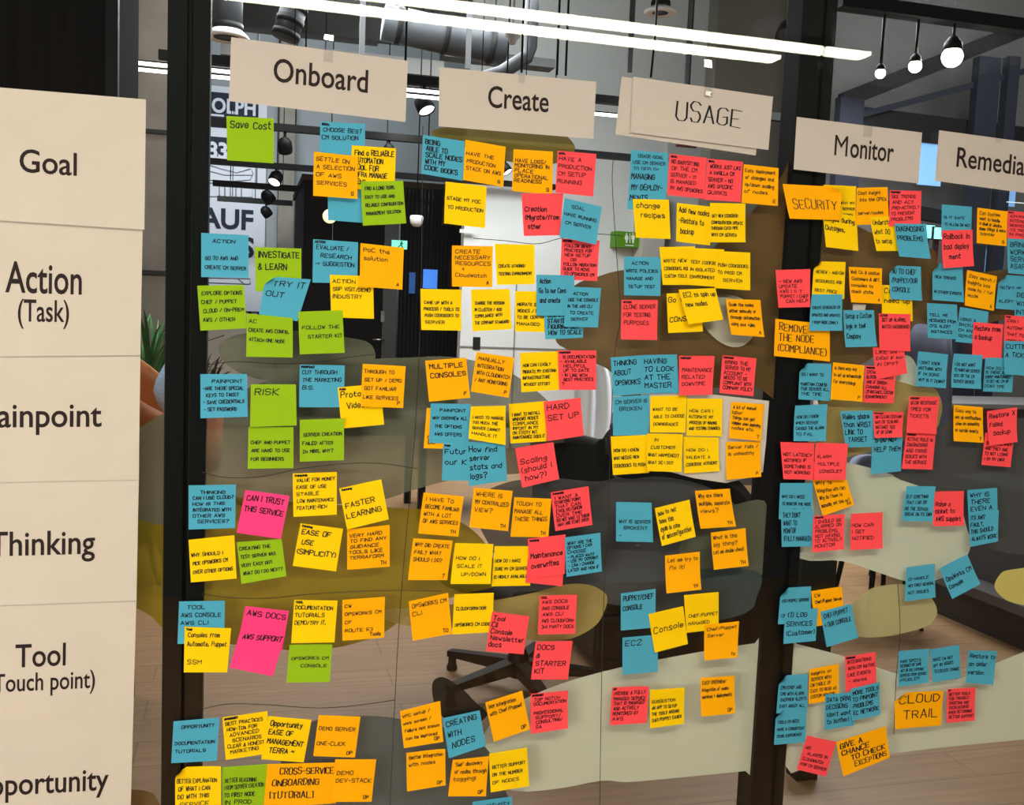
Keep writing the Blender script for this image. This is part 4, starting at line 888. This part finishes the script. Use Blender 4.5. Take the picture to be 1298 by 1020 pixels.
P 1114 397 1154 398 1154 445 1115 444|.1|^ACTION;SET UP ALARMS,;WATCH DASHBOARD
B 1014 460 1054 461 1053 508 1012 506|.09|;DO I WANT TO;;MAINTAIN CONFIG;FOR SERVER ALL;THE TIME
O 1056 459 1096 463 1093 509 1053 506|.1|Is there easy way;to set up automatically;for everything!$P
B 1008 514 1048 512 1047 559 1006 559|.09|;HOW DO I KNOW;WHICH SERVER;CAUSED THE ALARM;TO FAIL
B 1106 550 1144 549 1142 597 1104 601|.12|'S DO NOT;HELP THEM
B 1065 521 1106 520 1110 566 1072 567|.14|Relies share;than WRIST;LINK TO; TARGET
P 1107 522 1146 522 1144 554 1109 555|.13|^PAINPOINT;NO CLEAR CERTAIN;WAY OF SCALING;INSTANCE SIZE;UP OR DOWN
B 1164 445 1202 449 1199 492 1161 489|.1|;I DON'T KNOW;ANYTHING WITH;IF I'M GOING;WHY IS IT DOWN?
B 1209 448 1246 450 1244 493 1206 491|.1|;I DO NOT WANT;TO MAINTAIN SERVER;SITE OR THE CM;SERVER BROKE!
P 1149 548 1186 550 1182 595 1143 594|.1|^PAINPOINT;ACTIVE ROLE IN;DIAGNOSING;AND FIXING;ISSUES WITH;THE SERVICE
P 1153 502 1191 503 1187 550 1149 548|.1|^PAINPOINT;SLOW RESPONSE;TIMES FOR;TICKETS
O 1209 513 1246 516 1247 561 1209 559|.1|Easy way to;set up notifications;when an unhealthy;or certain events$?
P 1249 548 1286 550 1281 592 1244 589|.1|;SOME TIME WHEN;AND THEY ARE;TO NOT LOSING;+ BY MY OWN!
P 1251 521 1288 516 1290 560 1254 565|.13|Restore X;failed;  backup
O 1029 605 1072 604 1083 640 1043 654|.11|Why is;integration with CW?;Why do I have to;manually set this up?$TH
P 989 560 1032 561 1032 608 993 607|.09|;NOT LATENCY;NOTIFIED IF;SOMETHING IS;NOT WORKING
P 1034 561 1074 562 1072 608 1032 608|.09|;ALARM; MULTIPLE;  CONSOLE?
B 989 612 1030 612 1030 658 987 658|.09|;WHY DO I NEED;TO MONITOR THE NODE;IF CM SERVER IS
B 990 645 1031 645 1031 692 991 693|.13|THEY DON'T;WANT TO;MONITOR;(FULLY MANAGED)
P 1031 654 1070 651 1070 696 1030 700|.1|^THINKING;I SHOULD BE;ALARMED ON;PROBLEMS,;NOT HAVING;TO ACTIVELY;MONITOR
P 1079 651 1119 649 1119 695 1078 697|.1|;HOW CAN;I GET;NOTIFIED
B 1149 616 1185 616 1182 661 1143 660|.1|;IS IT SOMETHING;THAT I DID OR;DID THE SERVER;BREAK ON ITS OWN
P 1185 623 1222 622 1222 666 1183 667|.13|;Raise a;ticket to;AWS support
B 1226 621 1264 618 1265 660 1228 664|.13|WHY IS;THERE;EVEN A;MON.
B 1228 650 1265 646 1265 686 1230 693|.13|ITS AWS';FAULT,;THIS SHOULD;ALWAYS WORK
B 1149 719 1185 714 1186 757 1147 762|.09|;I'D HANDLE;NOT FIRST SEVERAL;NOT ISSUES
B 1191 720 1225 702 1243 740 1207 759|.13|;OpsWorks CM;Console|tilted like a diamond, reading console
O 1028 749 1067 743 1071 788 1033 794|.1|CW;Chef/Puppet Server|with its lower half hidden by blue notes
B 990 745 1028 743 1028 790 986 791|.09|;CHEF/PUPPET SERVERS;;CM CONSOLE|with folded left side above the log services note
B 996 772 1037 771 1034 812 993 816|.14|(1) LOG;SERVICES;(Customer)
B 1040 775 1079 765 1088 808 1048 820|.13|CHEF/PUPPET;+ OUR CONSOLE|reading our console
O 1026 848 1063 841 1063 886 1025 892|.1|Insights on;SERVER WITH;CW/TABLE OF;EASY TO READ AS;CUSTOM MONITOR
B 988 856 1024 854 1023 902 984 904|.09|;CMS/CHEF AND;CMS WITH ALARM;OVERVIEW ALERTS;EASY ABOUT ALL
B 984 899 1023 898 1021 940 981 944|.09|;TOOLS CM NEED;HAVE A CONSISTENT;ITEMS EXPERIENCE
P 1071 832 1110 826 1111 869 1072 877|.1|^OPPORTUNITY;INTEGRATIONS;WITH CM NATIVE;LIKE EVENTS;- alarms
B 1046 880 1082 877 1083 919 1045 925|.13|DATA DRIVE;DECISIONS;(don't want;to bother)
B 1078 873 1115 864 1116 906 1080 913|.13|MORE TOOLS;TO PINPOINT;PROBLEMS;EC NETWORK
P 1023 932 1060 940 1047 984 1010 975|.09|;WE;  ALARMS IN;CLOUDWATCH;FOR CM SERVER
O 1060 940 1123 920 1128 960 1069 984|.19|GIVE A;CHANCE;   TO CHECK;    EXCEPTIONS
B 1139 825 1178 822 1177 865 1139 870|.09|;AWS SPOTS;DESIGNED BY SAME;NOT IN USE EXPENSE;SERVERS FROM SERVICE;PROBLEM
B 1179 823 1216 817 1218 859 1182 865|.1|;MAKE CW NOT;OFF BY ISSUES;TO EXECUTE CHANGE
B 1228 824 1264 825 1259 868 1224 865|.13|Restore to;an older;version
O 1134 878 1196 875 1193 919 1135 924|.24|CLOUD;  TRAIL|reading two short words in large capitals
P 1201 873 1237 871 1236 913 1200 916|.09|^OP;BETTER TOOLS;FOR TROUBLE-;SHOOTING AND;DEBUGGING;WHEN RETURNING;BETTER SUPPORT
'''
# ---------------------------------------------------------------- paper signs and posters on the glass
def quad_surface(q, y0, lift=0.0, pw=1.8, bow=0.0, curl=0.0, pull=None):
    tl, tr = at(q[0], q[1], -y0), at(q[2], q[3], -y0); br, bl = at(q[4], q[5], -y0 - lift), at(q[6], q[7], -y0 - lift)
    def P(u, v, off=0.0):
        pl = 0
        if pull:                                                  # a corner of the note curling towards the room
            cu, cv = pull; pl = max(0, 1 - (abs(u-cu) + abs(v-cv))/.26)**1.5
            u0, v0 = u, v; u += (.5-cu)*.2*pl; v += (.5-cv)*.2*pl
        p = (tl*(1-u) + tr*u)*(1-v) + (bl*(1-u) + br*u)*v
        y = -(y0 + lift * v**pw + bow * math.sin(math.pi*v) + curl * (max(0, u-.55)/.45)**2 * (1-v) + pl*.008)
        return Vector((p.x, y - off, p.z))
    return P
def sheet(mb, P, nu, nv, mi=0):
    vs = [P(i/nu, j/nv) for j in range(nv+1) for i in range(nu+1)]
    mb.add(vs, [(j*(nu+1)+i, (j+1)*(nu+1)+i, (j+1)*(nu+1)+i+1, j*(nu+1)+i+1) for j in range(nv) for i in range(nu)], mi, True)
def print_on(mb, P, s, uc, vb, width, cap, mi=1, weight=.012):
    vs, fs, W = letters(s, weight)
    kx = width / W
    out = [(uc - width/2 + x*kx, vb - y*cap) for x, y in vs]
    keep = [f for f in fs if all(0 <= out[i][0] <= 1 and 0 <= out[i][1] <= 1 for i in f)]
    mb.add([P(x, y, .0004) for x, y in out], keep, mi)
PAPER = mat('printer_paper', (0.60, 0.535, 0.455, 1), .75, noise=.03, nscale=9)
PAPER2 = mat('sign_paper', (0.545, 0.478, 0.425, 1), .75, noise=.03, nscale=9)
def locate(q, pts):                                           # pixel -> (u, v) in the sheet's quad
    pass
SIGNS = 'paper signs taped along the top of the glass'
def sign(name, q, label, texts, y0=.004, hand=False, lift=.002, m=PAPER2):
    mb = MB(); P = quad_surface(q, y0, lift, 1.5); sheet(mb, P, 8, 6)
    for t in texts:
        if hand:
            rnd = random.Random(3); s, uc, vb, wd, cap = t
            write(mb, P, s, uc - wd/2, vb, cap, wd / (line_width(s) * cap/6), .014, 1, rnd)
        else: print_on(mb, P, *t)
    return build(name, mb, [m, PRINT if not hand else INK], None, label, 'paper sign', SIGNS)
sign('paper_sign', (293,47, 517,77, 514,154.5, 290,128), 'white paper sign printed Onboard, first along the top of the glass', [('Onboard', .505, .60, .535, .37)])
sign('paper_sign', (557,85, 756,103.5, 752,176, 556,160), 'white paper sign printed Create, between Onboard and the handwritten sign', [('Create', .50, .60, .39, .37)])
sign('paper_sign', (788,97, 966,124, 958,197, 780,170), 'blank white paper sign peeking out behind the handwritten sign', [], .004, False, .001)
sign('paper_sign', (802.5,97, 980,122.5, 974,190, 799,168), 'white paper sign handwritten USAGE in thin black pen', [('USAGE', .56, .66, .49, .34)], .0065, True)
sign('paper_sign', (1010,148, 1169,168, 1164,232.5, 1006,214.5), 'white paper sign printed Monitor, taped across the dark frame post', [('M', .358, .64, .102, .39, 1, 0.0), ('onitor', .606, .64, .35, .395)])
sign('paper_sign', (1190.5,165, 1352,187, 1347,251, 1185,229), 'white paper sign printed Remediate, cut by the right photo edge', [('Remediate', .475, .66, .65, .39)])
POST = 'printed row sheets stacked on the left glass'
def poster(q, label, texts, y0, lift, bow):
    mb = MB(); P = quad_surface(q, y0, lift, 1.4, bow); sheet(mb, P, 10, 12)
    for t in texts: print_on(mb, P, *t)
    build('paper_sheet', mb, [PAPER, PRINT], None, label, 'paper sheet', POST)
poster((-46,107, 185,126, 183,291, -47,276), 'white paper sheet printed Goal, topmost of the row sheets', [('Goal', .457, .62, .315, .175)], .006, .004, 0)
poster((-47,262, 181,281, 178,450, -48,452), 'white paper sheet printed Action (Task)', [('Action', .445, .555, .425, .215), ('(Task)', .445, .755, .285, .155)], .004, .003, .002)
poster((-48,445, 178,446, 176,608, -48,612), 'white paper sheet printed Painpoint, below the Action sheet', [('Painpoint', .445, .575, .67, .185)], .003, .003, .002)
poster((-48,609, 176,606, 173,761, -48,769), 'white paper sheet printed Thinking', [('Thinking', .45, .60, .60, .195)], .004, .002, .001)
poster((-48,766, 173,758, 169,905, -48,916), 'white paper sheet printed Tool (Touch point)', [('Tool', .445, .545, .29, .195), ('(Touch point)', .455, .75, .62, .155)], .003, .002, .001)
poster((-48,914, 169,902, 165,1052, -48,1064), 'white paper sheet printed Opportunity, lowest of the row sheets', [('Opportunity', .445, .64, .83, .19)], .004, .002, .001)

# ---------------------------------------------------------------- sticky notes
TINT = dict(Y=('yellow', (0.95, 0.605, 0.004, 1)), O=('orange', (0.98, 0.42, 0.003, 1)), G=('green', (0.28, 0.475, 0.012, 1)),
            B=('blue', (0.075, 0.37, 0.53, 1)), P=('red', (0.98, 0.080, 0.095, 1)), M=('pink', (0.98, 0.055, 0.23, 1)))
NM = {k: mat(v[0] + '_note_paper', v[1], .7, noise=.025, nscale=14, spec=.05) for k, v in TINT.items()}
BRANDS = set('AWS CHEF PUPPET EC2 OPSWORKS CLOUDWATCH CLOUDFORMATION CLOUDFORM TERRAFORM SBP SSM CW CF CM TERRA CI/CD EC CMS IAM VPC TRAIL CLOUD WINDOWS WRIST OPEX CFG'.split())
rows = [r for r in NOTES.strip().split('\n')]
quads = []; recs = []
for r in rows:
    f = r.split('|')
    if len(f) > 4: f = [f[0], f[1], '|'.join(f[2:])]
    h = f[0].split(); recs.append((h[0], [float(t) for t in h[1:9]], float(f[1]), f[2], f[3] if len(f) > 3 else None))
def inside(p, q):
    s = 0
    for i in range(4):
        x0, y0, x1, y1 = q[2*i], q[2*i+1], q[(2*i+2) % 8], q[(2*i+3) % 8]
        c = (x1-x0)*(p[1]-y0) - (y1-y0)*(p[0]-x0)
        if c < 0: return False
    return True
def overlap(a, b):
    if max(a[0::2]) < min(b[0::2]) or max(b[0::2]) < min(a[0::2]) or max(a[1::2]) < min(b[1::2]) or max(b[1::2]) < min(a[1::2]): return False
    def samples(q): return [((q[0]*(1-u)+q[2]*u)*(1-v)+(q[6]*(1-u)+q[4]*u)*v, (q[1]*(1-u)+q[3]*u)*(1-v)+(q[7]*(1-u)+q[5]*u)*v) for u in (0,.2,.4,.6,.8,1) for v in (0,.2,.4,.6,.8,1)]
    return any(inside(p, b) for p in samples(a)) or any(inside(p, a) for p in samples(b))
layer = []; covered = [False] * len(recs)
for i, r in enumerate(recs):
    L = 0
    for j in range(i):
        if overlap(r[1], recs[j][1]): L = max(L, layer[j] + 1); covered[j] = True
    layer.append(L)
SX = [at(405,103,0).x, at(655,130,0).x, at(885,145,0).x, at(1088,190,0).x, at(1270,208,0).x]
SN = ['Onboard', 'Create', 'USAGE', 'Monitor', 'Remediate']; RN = ['Goal', 'Action', 'Painpoint', 'Thinking', 'Tool', 'Opportunity']
def place(q):
    cx, cy = sum(q[0::2])/4, sum(q[1::2])/4; X = at(cx, cy, 0).x
    k = min(range(5), key=lambda i: abs(SX[i] - X))
    if cx > 980: k = max(k, 3)
    elif k == 3: k = 2
    th = [332,455,605,702,822] if cx > 980 else ([300,452,605,752,862] if cx > 500 else [288,452,605,752,895])
    return RN[sum(cy > t for t in th)], SN[k]
seen = {}
CURLS = {';BETTER EXPL': (0,0), ';CMS/CHEF': (0,0), ';REVIEW': (0,0), ';CHEF/PUPPET SERV': (0,0), ';NOTIFY': (0,0), 'CLOUD': (0,0), ';DO I WANT': (0,0), 'SECURITY': (1,0), '  TRY IT': (0,0), 'GO TO CHEF': (0,0), ';NEW TRENDS': (0,0), ';TOOLS CM': (0,0)}
for i, (c, q, size, text, over) in enumerate(recs):
    rnd = random.Random(100 + i)
    y0 = .0025 + .0021 * layer[i]
    lift = .0008 if covered[i] else rnd.uniform(.002, .008)
    P = quad_surface(q, y0, lift, rnd.uniform(1.5, 2.6), 0.0, .012 if text == 'SECURITY' else (rnd.choice([0, 0, 0, .003]) if not covered[i] else 0), next((p for k, p in CURLS.items() if text.startswith(k)), None))
    mb = MB(); sheet(mb, P, 8, 8)
    wm = math.hypot(q[2]-q[0], q[3]-q[1]); hm = math.hypot(q[6]-q[0], q[7]-q[1])
    corner = None
    if '$' in text: text, corner = text.split('$')
    lines = text.split(';'); head = None
    if lines[0].startswith('^'): head = lines.pop(0)[1:]
    asp = hm / wm * 1.0
    if text.find('CROSS') >= 0 or 'NODE' in text and c == 'O' and 'REMOVE' in text: asp = 1.0
    body = [l for l in lines]
    cap = size * (.86 if size < .12 else .92); n = len(body)
    top = .13 if head else (.13 if size < .095 else .10)
    pitch = min(cap * (2.75 if size < .095 else 2.1), (.93 - top - (.12 if corner and n > 4 else 0)) / max(n, 1)); cap = min(cap, pitch * .68)
    wid = .0165 if size < .12 else .0225
    if size > .18: wid = .024
    longest = max([line_width(l.strip()) for l in body] + [1])
    big = (wm / hm)
    sq0 = min(1.25, .88 / (longest * cap / 6)) * (1.0 if big < 1.25 else 1)
    v = (.42 if text == 'SECURITY' else top) + cap; indent = .14 if text == 'SECURITY' else rnd.uniform(.05, .09)
    if head: write(mb, P, head, .04, .075, .04, min(1.2, .3/(line_width(head)*.04/6)), .02, 1, rnd)
    for l in body:
        s = l.strip(); lead = (len(l) - len(l.lstrip())) * .055
        if s:
            wl = line_width(s) * cap / 6
            sq = min(sq0 * rnd.uniform(.95, 1.05), (.97 - indent - lead) / wl)
            if size < .12: sq = min(max(sq0, min(1.3, .7 / wl)), (.97 - indent - lead) / wl)
            wid_l = wid * max(.72, min(1, sq * 1.35))
            write(mb, P, s, indent + lead + rnd.uniform(-.015, .015), v, cap, sq, wid_l, 1, rnd)
        v += pitch
    if corner: write(mb, P, corner, .97 - line_width(corner) * .08/6 - .04, .93, .08, 1.0, .018, 1, rnd)
    row, colname = place(q)
    if over is None:
        ws = []
        for l in body:
            for t in l.replace('/', ' ').replace('|', ' ').split():
                t2 = t.strip("-,.()[]>+?!&'~").lower()
                if t2 and t2.upper() not in BRANDS: ws.append(t2)
        over = 'reading ' + ' '.join(ws[:5])
    desc = over
    if over.startswith('reading') : lab = '%s sticky note %s, in the %s row under %s' % (TINT[c][0], desc, row, colname)
    else: lab = '%s sticky note %s' % (TINT[c][0], desc)
    if len(lab.split()) < 12 and not over.startswith('reading'): lab += ', %s row under %s' % (row, colname)
    big_one = abs(at(q[2], q[3], 0).x - at(q[0], q[1], 0).x) > .105
    if big_one: lab = 'large ' + lab
    if len(lab.split()) > 16: lab = lab.replace(', in the ', ', ')
    lab = ' '.join(lab.split()[:16])
    if lab in seen: print('DUPLICATE LABEL', lab)
    seen[lab] = 1
    build('sticky_note', mb, [NM[c], INK], None, lab, 'sticky note', 'sticky notes on the glass wall')
